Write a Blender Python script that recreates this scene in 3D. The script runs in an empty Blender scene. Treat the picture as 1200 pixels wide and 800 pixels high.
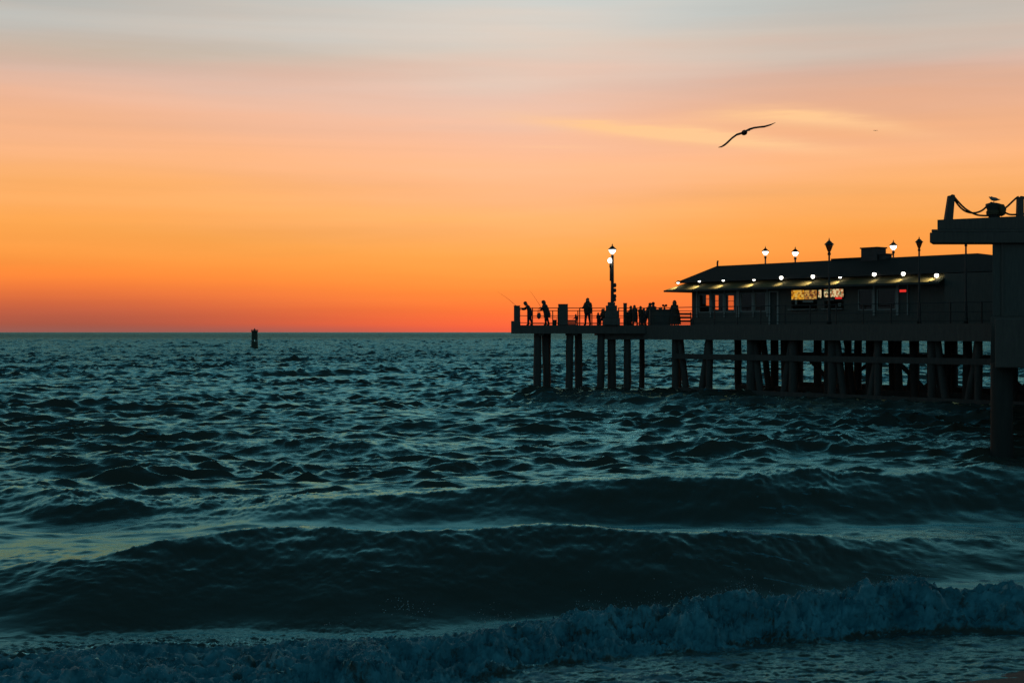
import bpy, bmesh, math, random
import numpy as np
from mathutils import Vector, Matrix

random.seed(7)
S = bpy.context.scene
COL = S.collection
F = 1667.0; HOR = 389.0; CZ = 3.9
PI = math.pi

def P(px, py, D):
    """place of a photo pixel (1200 wide) at distance D, used only to work out real positions"""
    return Vector(((px - 600) / F * D, D, CZ + (HOR - py) / F * D))
def PX(px, D): return (px - 600) / F * D
def lin(r, g, b):
    f = lambda c: (c / 255 / 12.92) if c / 255 <= .04045 else ((c / 255 + .055) / 1.055) ** 2.4
    return (f(r), f(g), f(b), 1)

# ------------------------------------------------------------------ camera
cam = bpy.data.objects.new('camera', bpy.data.cameras.new('camera'))
COL.objects.link(cam); S.camera = cam
cam.location = (0, 0, CZ); cam.rotation_euler = (PI / 2, 0, 0)
cam.data.lens = 50.0; cam.data.sensor_width = 36
cam.data.shift_y = -(400 - HOR) / 1200
cam.data.clip_end = 60000; cam.data.clip_start = .1
S.view_settings.view_transform = 'Standard'; S.view_settings.look = 'None'
S.view_settings.exposure = 0; S.view_settings.gamma = 1
S.cycles.max_bounces = 5; S.cycles.use_denoising = True
S.cycles.sample_clamp_indirect = 4

# ------------------------------------------------------------------ materials
def nodes(m):
    m.use_nodes = True; nt = m.node_tree; nt.nodes.clear(); return nt
def N(nt, t, **kw):
    n = nt.nodes.new(t)
    for k, v in kw.items():
        if k.startswith('i_'):
            n.inputs[k[2:].replace('_', ' ')].default_value = v
        else: setattr(n, k, v)
    return n
def math_(nt, op, a, b=None, c=None, clamp=False):
    n = nt.nodes.new('ShaderNodeMath'); n.operation = op; n.use_clamp = clamp
    for i, v in enumerate((a, b, c)):
        if v is None: continue
        if isinstance(v, (int, float)): n.inputs[i].default_value = v
        else: nt.links.new(v, n.inputs[i])
    return n.outputs[0]
def mixc(nt, fac, a, b, mode='MIX'):
    n = nt.nodes.new('ShaderNodeMix'); n.data_type = 'RGBA'; n.blend_type = mode
    for i, v in ((0, fac), (6, a), (7, b)):
        if isinstance(v, (int, float)): n.inputs[i].default_value = v
        elif isinstance(v, tuple): n.inputs[i].default_value = v
        else: nt.links.new(v, n.inputs[i])
    return n.outputs[2]
def surf(name, c1, c2, rough=.8, scale=6, bump=.15, stretch=(1, 1, 1), metal=0, spec=.3, bscale=None):
    m = bpy.data.materials.new(name); nt = nodes(m)
    tc = N(nt, 'ShaderNodeTexCoord'); mp = N(nt, 'ShaderNodeMapping'); mp.inputs['Scale'].default_value = stretch
    nt.links.new(tc.outputs['Object'], mp.inputs['Vector'])
    no = N(nt, 'ShaderNodeTexNoise'); no.inputs['Scale'].default_value = scale; no.inputs['Detail'].default_value = 6
    no.inputs['Roughness'].default_value = .65
    nt.links.new(mp.outputs[0], no.inputs['Vector'])
    f = math_(nt, 'MULTIPLY_ADD', no.outputs[0], 2.2, -.6, clamp=True)
    col = mixc(nt, f, (*c1, 1), (*c2, 1))
    p = N(nt, 'ShaderNodeBsdfPrincipled'); o = N(nt, 'ShaderNodeOutputMaterial')
    nt.links.new(col, p.inputs['Base Color']); p.inputs['Roughness'].default_value = rough
    p.inputs['Metallic'].default_value = metal; p.inputs['Specular IOR Level'].default_value = spec
    if bump:
        n2 = N(nt, 'ShaderNodeTexNoise'); n2.inputs['Scale'].default_value = bscale or scale * 4; n2.inputs['Detail'].default_value = 5
        nt.links.new(mp.outputs[0], n2.inputs['Vector'])
        b = N(nt, 'ShaderNodeBump'); b.inputs['Strength'].default_value = bump; b.inputs['Distance'].default_value = .03
        nt.links.new(n2.outputs[0], b.inputs['Height']); nt.links.new(b.outputs[0], p.inputs['Normal'])
    nt.links.new(p.outputs[0], o.inputs[0]); return m
def emit(name, c, s):
    m = bpy.data.materials.new(name); nt = nodes(m)
    e = N(nt, 'ShaderNodeEmission'); e.inputs[0].default_value = c; e.inputs[1].default_value = s
    o = N(nt, 'ShaderNodeOutputMaterial'); nt.links.new(e.outputs[0], o.inputs[0]); return m

M = {}
M['wood'] = surf('weathered_timber', (.14, .115, .10), (.20, .17, .145), stretch=(1, 1, .15), scale=9, spec=.15)
M['wet'] = surf('tarred_pile_timber', (.09, .078, .068), (.15, .13, .115), stretch=(1, 1, .2), scale=5, rough=.75, spec=.15, bump=.6)
M['pile_shade'] = surf('shade_darkened_pile', (.05, .05, .045), (.085, .08, .07), stretch=(1, 1, .2), scale=5, rough=.8, spec=.1, bump=.4)  # darker copy of the pile timber, silhouette shade put into its colour
M['conc'] = surf('sea_stained_concrete', (.14, .125, .11), (.20, .18, .16), scale=2.5, spec=.15)
M['paint'] = surf('dark_green_paint', (.05, .06, .055), (.09, .10, .09), rough=.6, spec=.3)
M['iron'] = surf('black_painted_iron', (.06, .057, .053), (.09, .085, .08), rough=.55, spec=.3)
M['rail'] = surf('rusty_galvanised_steel', (.06, .045, .035), (.10, .07, .05), rough=.6, spec=.3)
M['roof'] = surf('roof_shingle', (.035, .033, .03), (.06, .055, .05), scale=14, rough=.9, spec=.1, bump=.6)
M['awn'] = surf('olive_awning_shingle', (.17, .14, .07), (.26, .22, .11), scale=5, rough=.85, spec=.1)
M['wall'] = surf('dark_wall_boards', (.13, .125, .11), (.18, .17, .15), scale=4, stretch=(4, 4, .5), spec=.1)
M['trim'] = surf('grey_window_trim', (.34, .37, .34), (.46, .49, .46), rough=.6)
M['rope'] = surf('hemp_rope', (.10, .08, .05), (.2, .16, .1), scale=40, spec=.05)
M['sand'] = surf('wet_sand', (.03, .028, .025), (.055, .05, .045), scale=3, rough=.6, spec=.15, bump=.3, bscale=30)
M['cloth1'] = surf('dark_jacket_cloth', (.08, .08, .09), (.12, .12, .12), scale=20, spec=.05)
M['cloth2'] = surf('brown_coat_cloth', (.09, .07, .055), (.13, .10, .08), scale=20, spec=.05)
M['jeans'] = surf('denim', (.04, .05, .08), (.07, .08, .12), scale=30, spec=.05)
M['skin'] = surf('skin', (.30, .19, .14), (.36, .23, .17), scale=8, spec=.2, rough=.6, bump=.05)
M['hair'] = surf('dark_hair', (.02, .015, .012), (.04, .03, .022), scale=40, spec=.2)
M['gull_w'] = surf('gull_white_feather', (.32, .31, .29), (.42, .41, .39), scale=25, spec=.05)
M['gull_g'] = surf('gull_dark_feather', (.06, .06, .065), (.12, .12, .125), scale=25, spec=.05)
M['beak'] = surf('gull_bill_and_legs', (.35, .2, .06), (.4, .24, .08), scale=25, spec=.2)
M['buoy'] = surf('rust_streaked_buoy_paint', (.06, .08, .06), (.10, .12, .09), scale=3, spec=.2)
M['canvas'] = surf('grey_canvas', (.10, .10, .10), (.15, .15, .14), scale=10, spec=.05)
M['tank'] = surf('galvanised_sheet', (.05, .05, .05), (.09, .09, .09), scale=4, rough=.6, spec=.3)
M['rod'] = surf('dark_fishing_rod', (.03, .03, .03), (.05, .05, .05), scale=10)
M['lamp_glass'] = emit('lit_lamp_glass', (1, .96, .86, 1), 7)
M['flood'] = emit('lit_flood_lamp', (1, .95, .82, 1), 7)
# dark unlit lantern glass / window glass
def glass(name, tint, rough, alpha):
    m = bpy.data.materials.new(name); nt = nodes(m)
    g = N(nt, 'ShaderNodeBsdfGlossy'); g.inputs['Roughness'].default_value = rough; g.inputs['Color'].default_value = (1, 1, 1, 1)
    t = N(nt, 'ShaderNodeBsdfTransparent'); t.inputs['Color'].default_value = tint
    fr = N(nt, 'ShaderNodeFresnel'); fr.inputs[0].default_value = 1.45
    mx = N(nt, 'ShaderNodeMixShader'); o = N(nt, 'ShaderNodeOutputMaterial')
    gg = N(nt, 'ShaderNodeNewGeometry')
    nt.links.new(math_(nt, 'MULTIPLY', fr.outputs[0], math_(nt, 'SUBTRACT', 1, gg.outputs['Backfacing'])), mx.inputs[0]); nt.links.new(t.outputs[0], mx.inputs[1]); nt.links.new(g.outputs[0], mx.inputs[2])
    nt.links.new(mx.outputs[0], o.inputs[0]); return m
M['pane'] = glass('window_glass', (.92, .86, .84, 1), .02, 1)
M['smoked'] = glass('smoked_lantern_glass', (.12, .11, .10, 1), .2, 1)
# lit menu boards: rows of small uneven marks on a backlit face (illegible in the photograph)
def board(name, base, mark1, mark2, strength, seed, sx, sz):
    m = bpy.data.materials.new(name); nt = nodes(m)
    tc = N(nt, 'ShaderNodeTexCoord'); mp = N(nt, 'ShaderNodeMapping')
    mp.inputs['Scale'].default_value = (sx, 1, sz); mp.inputs['Location'].default_value = (seed, 0, seed * .37)
    nt.links.new(tc.outputs['Object'], mp.inputs['Vector'])
    v = N(nt, 'ShaderNodeTexVoronoi'); v.inputs['Scale'].default_value = 1; v.distance = 'CHEBYCHEV'
    nt.links.new(mp.outputs[0], v.inputs['Vector'])
    sp = N(nt, 'ShaderNodeSeparateColor'); nt.links.new(v.outputs['Color'], sp.inputs[0])
    a = math_(nt, 'GREATER_THAN', sp.outputs[0], .52); b = math_(nt, 'GREATER_THAN', sp.outputs[1], .72)
    c = mixc(nt, a, base, mark1); c = mixc(nt, b, c, mark2)
    e = N(nt, 'ShaderNodeEmission'); nt.links.new(c, e.inputs[0]); e.inputs[1].default_value = strength
    o = N(nt, 'ShaderNodeOutputMaterial'); nt.links.new(e.outputs[0], o.inputs[0]); return m
M['board1'] = board('backlit_orange_board', (.75, .33, .02, 1), (.30, .10, .01, 1), (.70, .42, .08, 1), .85, 3.1, 6.5, 9)
M['board2'] = board('backlit_cream_board', (.80, .62, .32, 1), (.45, .16, .06, 1), (.12, .13, .06, 1), .85, 8.3, 8.5, 9)
M['red'] = emit('red_neon_strip', (1, .04, .03, 1), .75)
M['dim'] = surf('unlit_sign_face', (.25, .30, .28), (.5, .55, .5), scale=5, spec=.2)

# ------------------------------------------------------------------ mesh helpers
def obj(name, bm, m, parent=None, smooth=False):
    me = bpy.data.meshes.new(name); bmesh.ops.recalc_face_normals(bm, faces=bm.faces[:]); bm.to_mesh(me); bm.free()
    for x in (m if isinstance(m, (list, tuple)) else [m]): me.materials.append(x)
    if smooth:
        for p in me.polygons: p.use_smooth = True
    o = bpy.data.objects.new(name, me); COL.objects.link(o)
    if parent: o.parent = parent
    return o
def tag(o, label, cat, group=None, kind=None):
    if label: o['label'] = label
    if cat: o['category'] = cat
    if group: o['group'] = group
    if kind: o['kind'] = kind
    return o
def thing(name, label, cat, loc=(0, 0, 0), rz=0, group=None):
    o = bpy.data.objects.new(name, None); COL.objects.link(o); o.empty_display_size = .2
    o.location = loc; o.rotation_euler = (0, 0, rz); return tag(o, label, cat, group)
def struct(o): o['kind'] = 'structure'; return o
def box(bm, x0, x1, y0, y1, z0, z1, mat=None, bev=0, top=None):
    """axis box; top=(sx,sy) tapers the top"""
    g = bmesh.ops.create_cube(bm, size=1)['verts']
    cx, cy, cz = (x0 + x1) / 2, (y0 + y1) / 2, (z0 + z1) / 2
    for v in g:
        sx, sy = (top if (top and v.co.z > 0) else (1, 1))
        v.co = Vector((cx + v.co.x * (x1 - x0) * sx, cy + v.co.y * (y1 - y0) * sy, cz + v.co.z * (z1 - z0)))
    if bev:
        es = list({e for v in g for e in v.link_edges})
        r = bmesh.ops.bevel(bm, geom=es, offset=bev, segments=1, affect='EDGES')
        g = r['verts'] if r['verts'] else g
    if mat is not None: bmesh.ops.transform(bm, matrix=mat, verts=[v for v in g if v.is_valid])
    return g
def ring_tube(bm, pts, rads, n=8, cap=True, sq=None, mi=0):
    """tube along pts with radii"""
    pts = [Vector(p) for p in pts]
    if not hasattr(rads, '__len__'): rads = [rads] * len(pts)
    rings = []; up0 = None
    for i, p in enumerate(pts):
        d = (pts[min(i + 1, len(pts) - 1)] - pts[max(i - 1, 0)])
        d = d.normalized() if d.length > 1e-9 else Vector((0, 0, 1))
        ref = Vector((0, 0, 1)) if abs(d.z) < .9 else Vector((0, 1, 0))
        if up0 is not None: ref = up0
        s = d.cross(ref)
        if s.length < 1e-6: s = d.cross(Vector((1, .3, .2)))
        s.normalize(); u = s.cross(d).normalized(); up0 = u
        rings.append([bm.verts.new(p + (s * math.cos(a) + u * math.sin(a) * (sq or 1)) * rads[i]) for a in [2 * PI * k / n for k in range(n)]])
    fs = []
    for a, b in zip(rings, rings[1:]):
        for k in range(n): fs.append(bm.faces.new((a[k], a[(k + 1) % n], b[(k + 1) % n], b[k])))
    if cap:
        fs.append(bm.faces.new(rings[0][::-1])); fs.append(bm.faces.new(rings[-1]))
    for f in fs: f.material_index = mi
    return fs
def lathe(bm, prof, n=12, o=(0, 0, 0), mi=0, rot=0):
    rs = [[bm.verts.new((o[0] + r * math.cos(2 * PI * (k + rot) / n), o[1] + r * math.sin(2 * PI * (k + rot) / n), o[2] + z)) for k in range(n)] for r, z in prof]
    for a, b in zip(rs, rs[1:]):
        for k in range(n):
            f = bm.faces.new((a[k], a[(k + 1) % n], b[(k + 1) % n], b[k])); f.material_index = mi
    for r in (rs[0][::-1], rs[-1]):
        f = bm.faces.new(r); f.material_index = mi
def prism(bm, poly, z0, z1):
    lo = [bm.verts.new((x, y, z0)) for x, y in poly]; hi = [bm.verts.new((x, y, z1)) for x, y in poly]
    n = len(poly)
    bm.faces.new(lo[::-1]); bm.faces.new(hi)
    for k in range(n): bm.faces.new((lo[k], lo[(k + 1) % n], hi[(k + 1) % n], hi[k]))
def ball(bm, c, r, sc=(1, 1, 1), sub=2, mi=0):
    g = bmesh.ops.create_icosphere(bm, subdivisions=sub, radius=r)['verts']
    for v in g:
        v.co = Vector((v.co.x * sc[0], v.co.y * sc[1], v.co.z * sc[2])) + Vector(c)
    for f in {f for v in g for f in v.link_faces}: f.material_index = mi
    return g
def copy_tree(o, parent=None):
    c = o.copy(); COL.objects.link(c); c.parent = parent
    for ch in list(o.children): copy_tree(ch, c)
    return c

# ------------------------------------------------------------------ world: dusk sky
def build_world():
    w = bpy.data.worlds.new('World'); S.world = w; w.use_nodes = True
    nt = w.node_tree; nt.nodes.clear(); L = nt.links.new
    tc = N(nt, 'ShaderNodeTexCoord'); sx = N(nt, 'ShaderNodeSeparateXYZ'); L(tc.outputs['Generated'], sx.inputs[0])
    X, Y, Z = sx.outputs
    # drifting cloud bands shift the elevation a little
    mp = N(nt, 'ShaderNodeMapping'); mp.inputs['Scale'].default_value = (2.2, 2.2, 26); mp.inputs['Rotation'].default_value = (0, math.radians(1.5), 0)
    L(tc.outputs['Generated'], mp.inputs[0])
    n1 = N(nt, 'ShaderNodeTexNoise'); n1.inputs['Scale'].default_value = 1.6; n1.inputs['Detail'].default_value = 3; n1.inputs['Roughness'].default_value = .5
    L(mp.outputs[0], n1.inputs['Vector'])
    wob = math_(nt, 'MULTIPLY', math_(nt, 'SUBTRACT', n1.outputs[0], .5), math_(nt, 'MULTIPLY', Z, .38))
    z2 = math_(nt, 'ADD', Z, wob)
    def ramp(stops, src):
        r = N(nt, 'ShaderNodeValToRGB'); cr = r.color_ramp; cr.interpolation = 'LINEAR'
        while len(cr.elements) < len(stops): cr.elements.new(.5)
        for e, (p, c) in zip(cr.elements, stops): e.position = p
        for e, (p, c) in zip(cr.elements, stops): e.position = p; e.color = lin(*c)
        L(src, r.inputs[0]); return r.outputs[0]
    side = N(nt, 'ShaderNodeMapRange', interpolation_type='SMOOTHSTEP'); L(X, side.inputs[0])
    side.inputs[1].default_value = -.32; side.inputs[2].default_value = .02; side.inputs[3].default_value = 1; side.inputs[4].default_value = 0
    sider = N(nt, 'ShaderNodeMapRange', interpolation_type='SMOOTHSTEP'); L(X, sider.inputs[0]); sider.inputs[1].default_value = .01; sider.inputs[2].default_value = .26
    hi = N(nt, 'ShaderNodeMapRange', interpolation_type='SMOOTHSTEP'); L(Z, hi.inputs[0]); hi.inputs[1].default_value = .11; hi.inputs[2].default_value = .20; hi.inputs[3].default_value = .24; hi.inputs[4].default_value = -.03
    sboth = math_(nt, 'ADD', side.outputs[0], sider.outputs[0])
    z2 = math_(nt, 'MULTIPLY', z2, math_(nt, 'SUBTRACT', 1, math_(nt, 'MULTIPLY', sboth, hi.outputs[0])))
    front = ramp([(0, (244, 96, 66)), (.004, (254, 103, 62)), (.0144, (255, 119, 57)), (.030, (255, 139, 59)), (.0414, (254, 155, 68)), (.0533, (255, 167, 80)), (.075, (254, 177, 107)),
                  (.107, (252, 184, 137)), (.140, (245, 187, 154)), (.168, (234, 194, 174)), (.20, (222, 206, 192)), (.235, (207, 209, 204)), (.30, (176, 196, 198)),
                  (.40, (104, 144, 152)), (.50, (48, 90, 102)), (.64, (22, 56, 68)), (1, (14, 46, 57))], z2)
    back = ramp([(0, (92, 106, 114)), (.15, (76, 106, 116)), (.45, (42, 84, 98)), (.75, (20, 58, 70)), (1, (14, 46, 57))], Z)
    # brighter / dimmer long soft bands
    mp2 = N(nt, 'ShaderNodeMapping'); mp2.inputs['Scale'].default_value = (1.6, 1.6, 34); mp2.inputs['Location'].default_value = (4.1, 2.2, 0.4); mp2.inputs['Rotation'].default_value = (0, math.radians(-1.2), 0)
    L(tc.outputs['Generated'], mp2.inputs[0])
    n2 = N(nt, 'ShaderNodeTexNoise'); n2.inputs['Scale'].default_value = 1.2; n2.inputs['Detail'].default_value = 7; n2.inputs['Distortion'].default_value = .4
    L(mp2.outputs[0], n2.inputs['Vector'])
    gain = math_(nt, 'MULTIPLY_ADD', math_(nt, 'SUBTRACT', n2.outputs[0], .5), .30, 1.0)
    # the glow is centred a little right of the view axis and dims to the left, lowest of all
    low = N(nt, 'ShaderNodeMapRange', interpolation_type='SMOOTHSTEP'); L(Z, low.inputs[0])
    low.inputs[1].default_value = 0; low.inputs[2].default_value = .042; low.inputs[3].default_value = 1; low.inputs[4].default_value = 0
    sl = math_(nt, 'MULTIPLY', math_(nt, 'MULTIPLY', side.outputs[0], low.outputs[0]), .92)
    front = mixc(nt, sl, front, lin(158, 88, 72))
    thin = N(nt, 'ShaderNodeMapRange', interpolation_type='SMOOTHSTEP'); L(Z, thin.inputs[0]); thin.inputs[1].default_value = -.002; thin.inputs[2].default_value = .007; thin.inputs[3].default_value = 1; thin.inputs[4].default_value = 0
    sth = N(nt, 'ShaderNodeMapRange', interpolation_type='SMOOTHSTEP'); L(X, sth.inputs[0]); sth.inputs[1].default_value = -.20; sth.inputs[2].default_value = .03; sth.inputs[3].default_value = 1; sth.inputs[4].default_value = 0
    front = mixc(nt, math_(nt, 'MULTIPLY', math_(nt, 'MULTIPLY', thin.outputs[0], sth.outputs[0]), .8), front, lin(150, 98, 92))
    hg = N(nt, 'ShaderNodeMapRange', interpolation_type='SMOOTHSTEP'); L(Z, hg.inputs[0]); hg.inputs[1].default_value = .10; hg.inputs[2].default_value = .23; hg.inputs[3].default_value = .04; hg.inputs[4].default_value = .22
    s2 = math_(nt, 'MULTIPLY', sboth, hg.outputs[0])
    gain = math_(nt, 'SUBTRACT', gain, s2)
    vm = N(nt, 'ShaderNodeVectorMath', operation='SCALE'); L(front, vm.inputs[0]); L(gain, vm.inputs['Scale'])
    fr = vm.outputs[0]
    # thin sunlit cirrus streaks right of centre (in azimuth / elevation)
    az = math_(nt, 'DIVIDE', X, Y); el = math_(nt, 'DIVIDE', Z, Y)
    def streak(ca, ce, ra, re, slope, curve, amt):
        da = math_(nt, 'SUBTRACT', az, ca)
        line = math_(nt, 'ADD', math_(nt, 'MULTIPLY_ADD', da, slope, ce), math_(nt, 'MULTIPLY', math_(nt, 'MULTIPLY', da, da), curve))
        wn = N(nt, 'ShaderNodeTexNoise'); wn.inputs['Scale'].default_value = 14; L(mp.outputs[0], wn.inputs['Vector'])
        line = math_(nt, 'ADD', line, math_(nt, 'MULTIPLY', math_(nt, 'SUBTRACT', wn.outputs[0], .5), .004))
        de = math_(nt, 'DIVIDE', math_(nt, 'SUBTRACT', el, line), re)
        dd = math_(nt, 'DIVIDE', da, ra)
        q = math_(nt, 'ADD', math_(nt, 'MULTIPLY', de, de), math_(nt, 'MULTIPLY', dd, dd))
        g = math_(nt, 'POWER', 2.718, math_(nt, 'MULTIPLY', q, -1))
        g = math_(nt, 'MULTIPLY', g, math_(nt, 'MULTIPLY_ADD', wn.outputs[0], 1.2, .4))
        return math_(nt, 'MULTIPLY', g, amt, clamp=True)
    st = math_(nt, 'ADD', streak(.115, .139, .085, .0048, -.10, 0, 1.6), streak(.205, .151, .065, .006, -.06, -.9, 1.0))
    st = math_(nt, 'ADD', st, streak(.03, .130, .03, .0012, 0, 0, .25), clamp=True)
    fr = mixc(nt, st, fr, lin(255, 200, 146))
    # dull bank upper left
    bk = streak(-.30, .197, .16, .009, -.02, 0, .45)
    fr = mixc(nt, bk, fr, lin(196, 178, 158))
    yb = N(nt, 'ShaderNodeMapRange', interpolation_type='SMOOTHSTEP'); L(Y, yb.inputs[0]); yb.inputs[1].default_value = .05; yb.inputs[2].default_value = .85
    sky = mixc(nt, yb.outputs[0], back, fr)
    ni = N(nt, 'ShaderNodeTexSky'); ni.sky_type = 'NISHITA'; ni.sun_disc = False
    ni.sun_elevation = math.radians(-1.5); ni.sun_rotation = math.radians(4)
    b1 = N(nt, 'ShaderNodeBackground'); L(sky, b1.inputs[0]); b1.inputs[1].default_value = 1
    b2 = N(nt, 'ShaderNodeBackground'); L(ni.outputs[0], b2.inputs[0]); b2.inputs[1].default_value = .02
    ad = N(nt, 'ShaderNodeAddShader'); L(b1.outputs[0], ad.inputs[0]); L(b2.outputs[0], ad.inputs[1])
    o = N(nt, 'ShaderNodeOutputWorld'); L(ad.outputs[0], o.inputs[0])
build_world()

# ------------------------------------------------------------------ sea
rng = np.random.default_rng(11)
def fft_tile(n, L, Lw, rms, kmin, kmax, spread=2.0, wdir=-PI / 2, pw=4.0):
    k1 = 2 * PI * np.fft.fftfreq(n, L / n); kx, ky = np.meshgrid(k1, k1)      # axis 1 = x
    k = np.hypot(kx, ky); k[0, 0] = 1
    cosd = (kx * math.cos(wdir) + ky * math.sin(wdir)) / k
    Pk = np.exp(-1 / (k * Lw) ** 2) / k ** pw * (np.abs(cosd) ** spread * .94 + .06) * np.where(cosd < 0, .35, 1)
    Pk[(k < kmin) | (k > kmax)] = 0; Pk[0, 0] = 0
    H = np.sqrt(Pk) * (rng.normal(size=(n, n)) + 1j * rng.normal(size=(n, n)))
    h = np.fft.ifft2(H); s = rms / np.std(h.real); h = h.real * s
    dx = np.fft.ifft2(1j * kx / k * H).real * s; dy = np.fft.ifft2(1j * ky / k * H).real * s
    return h, dx, dy
def noise_tile(n, beta):
    k1 = np.fft.fftfreq(n) * n; kx, ky = np.meshgrid(k1, k1); k = np.hypot(kx, ky); k[0, 0] = 1
    H = k ** -beta * (rng.normal(size=(n, n)) + 1j * rng.normal(size=(n, n))); H[k < 3] = 0; H[0, 0] = 0
    h = np.fft.ifft2(H).real; return h / h.std()
def samp(t, x, y, L):
    n = t.shape[0]; u = (x / L % 1) * n; v = (y / L % 1) * n
    i = np.floor(u).astype(int); j = np.floor(v).astype(int); a = u - i; b = v - j
    i %= n; j %= n; i1 = (i + 1) % n; j1 = (j + 1) % n
    return (t[j, i] * (1 - a) + t[j, i1] * a) * (1 - b) + (t[j1, i] * (1 - a) + t[j1, i1] * a) * b
def interp(x, pts): # smooth interpolation through control points
    xs = np.array([p[0] for p in pts], float); ys = np.array([p[1] for p in pts], float)
    m = np.gradient(ys, xs)
    x = np.clip(x, xs[0], xs[-1]); i = np.clip(np.searchsorted(xs, x) - 1, 0, len(xs) - 2)
    h = xs[i + 1] - xs[i]; t = (x - xs[i]) / h
    return (2 * t ** 3 - 3 * t ** 2 + 1) * ys[i] + (t ** 3 - 2 * t ** 2 + t) * h * m[i] + (-2 * t ** 3 + 3 * t ** 2) * ys[i + 1] + (t ** 3 - t ** 2) * h * m[i + 1]
def sstep(a, b, x):
    t = np.clip((x - a) / (b - a), 0, 1); return t * t * (3 - 2 * t)

def build_sea():
    d = [9.0]
    while d[-1] < 14.0: d.append(d[-1] + .25)
    while d[-1] < 21: d.append(d[-1] * 1.0020)
    while d[-1] < 700: d.append(d[-1] * 1.0034)
    while d[-1] < 24000: d.append(d[-1] * 1.03)
    d = np.array(d); nc = 760
    u = np.linspace(-1, 1, nc); u = np.sign(u) * (np.abs(u) * .40 + .5 * np.abs(u) ** 9)
    Y = np.repeat(d[:, None], nc, 1); X = u[None, :] * Y
    # bunch the columns where the wave rides: real metres, random field
    T1 = fft_tile(1024, 197.0, .50, .073, 2 * PI / 60, 2 * PI / .55, 3.0, -PI / 2 + .22, 3.55)
    T2 = fft_tile(512, 27.0, .5, .012, 2 * PI / 1.6, 2 * PI / .15, 1.2, -PI / 2 - .2, 3.6)
    NT = noise_tile(512, 1.35); NT2 = noise_tile(512, 1.0); NS = noise_tile(512, 2.2)
    # sheltered water near the beach is smoother between the swells
    near = sstep(16, 46, Y) * .68 + .32
    gust = np.clip(1 + .26 * samp(NT, X, Y, 260) + .24 * samp(NT, X * .6 + 31, Y, 95), .3, 1.9)
    gust *= 1 + .35 * sstep(60, 200, Y)
    h = np.zeros_like(X); sx = np.zeros_like(X); sy = np.zeros_like(X)
    for T, L, w, ch in ((T1, 197.0, near * gust, 1.2), (T2, 27.0, (1 - .8 * sstep(60, 160, Y)) * (.5 + .6 * sstep(20, 40, Y)), .8)):
        a, bx, by = (samp(t, X, Y, L) for t in T)
        h += a * w; sx += bx * w * ch; sy += by * w * ch
    jit = samp(NS, X, Y, 17.0) * .8; jit2 = samp(NS, X, Y, 5.0)
    foam = np.zeros_like(X)
    # swells: (px, py of the crest line, crest height)
    def swell(cp, wb, wf, trough=.12, jy=.12, lip=0.0):
        pts = []
        for px, py, A in cp:
            D = (CZ - A) * F / (py - HOR); pts.append(((px - 600) / F * D, D, A))
        yc = interp(X, [(p[0], p[1]) for p in pts]) + jit * jy
        A = np.maximum(interp(X, [(p[0], p[2]) for p in pts]) + jit * .022 + jit2 * .010 + crest_n * .010, 0)
        wfx = interp(X, [((px - 600) / F * 25, w) for px, w in wf])
        dd = Y - yc
        q = -dd / wfx
        front = (1 - np.clip(q, 0, 1)) ** 1.25
        # rounded top
        prof = np.where(dd > 0, np.exp(-(np.abs(dd) / wb) ** 1.15), sstep(0, 1, np.clip(1 - q, 0, 1)) * .25 + .75 * front)
        prof = prof - trough * np.exp(-((q - 1.05) / .5) ** 2) * (dd < 0)
        return A * prof, dd, A, wfx
    crest_n = samp(NT, X, Y, 4.3)
    sA, ddA, AA, wA = swell([(-500, 672, .12), (-150, 670, .2), (0, 662, .42), (120, 650, .58), (250, 623, .78), (330, 618, .80), (420, 624, .76), (520, 621, .78), (640, 616, .80), (760, 625, .70), (880, 626, .62), (1000, 629, .46), (1120, 634, .28), (1300, 640, .16)],
                            3.2, [(-200, 1.8), (0, 1.9), (250, 3.2), (520, 3.4), (700, 2.6), (900, 2.2), (1200, 2.0)])
    sB, ddB, AB, wB = swell([(-400, 600, .05), (120, 600, .10), (260, 606, .16), (330, 592, .34), (420, 583, .42), (560, 576, .52), (660, 566, .66), (740, 558, .76), (900, 557, .80), (1010, 552, .80), (1120, 549, .80), (1300, 548, .75)],
                            4.5, [(0, 1.8), (600, 2.5), (900, 3.0), (1200, 3.1)], jy=.2)
    sC, ddC, AC, wC = swell([(300, 530, 0.0), (640, 530, .04), (720, 521, .22), (800, 516, .34), (880, 521, .30), (940, 514, .36), (1020, 521, .25), (1200, 523, .2)], 4.0, [(0, 2.2), (1200, 2.4)], jy=.45)
    sD, ddD, AD, wD = swell([(-300, 580, .22), (0, 577, .30), (120, 583, .30), (240, 590, .18), (330, 602, .02), (900, 600, 0)], 3.0, [(0, 1.9), (1200, 1.8)], jy=.4)
    sE, ddE, AE, wE = swell([(-300, 548, .2), (20, 545, .22), (110, 540, .36), (190, 541, .36), (260, 552, .12), (400, 548, .06), (520, 548, .16), (640, 546, .08), (900, 540, .0)], 3.6, [(0, 2.1), (1200, 2.1)], jy=.6)
    sG, ddG, AG, wG = swell([(-300, 520, .1), (200, 520, .10), (340, 518, .30), (440, 521, .30), (520, 526, .12), (900, 524, 0)], 4, [(0, 2.3), (1200, 2.3)], jy=.7)
    calm = 1 - .93 * (np.exp(-((ddA + 1.4) / 2.9) ** 4) * np.clip(AA / .6, 0, 1)) - .92 * np.exp(-((ddB + 1.4) / 2.3) ** 4) * np.clip(AB / .5, 0, 1)
    calm = np.clip(calm, .06, 1); h *= calm; sx *= calm; sy *= calm
    h += sA + sB + sC + sD + sE + sG
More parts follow.
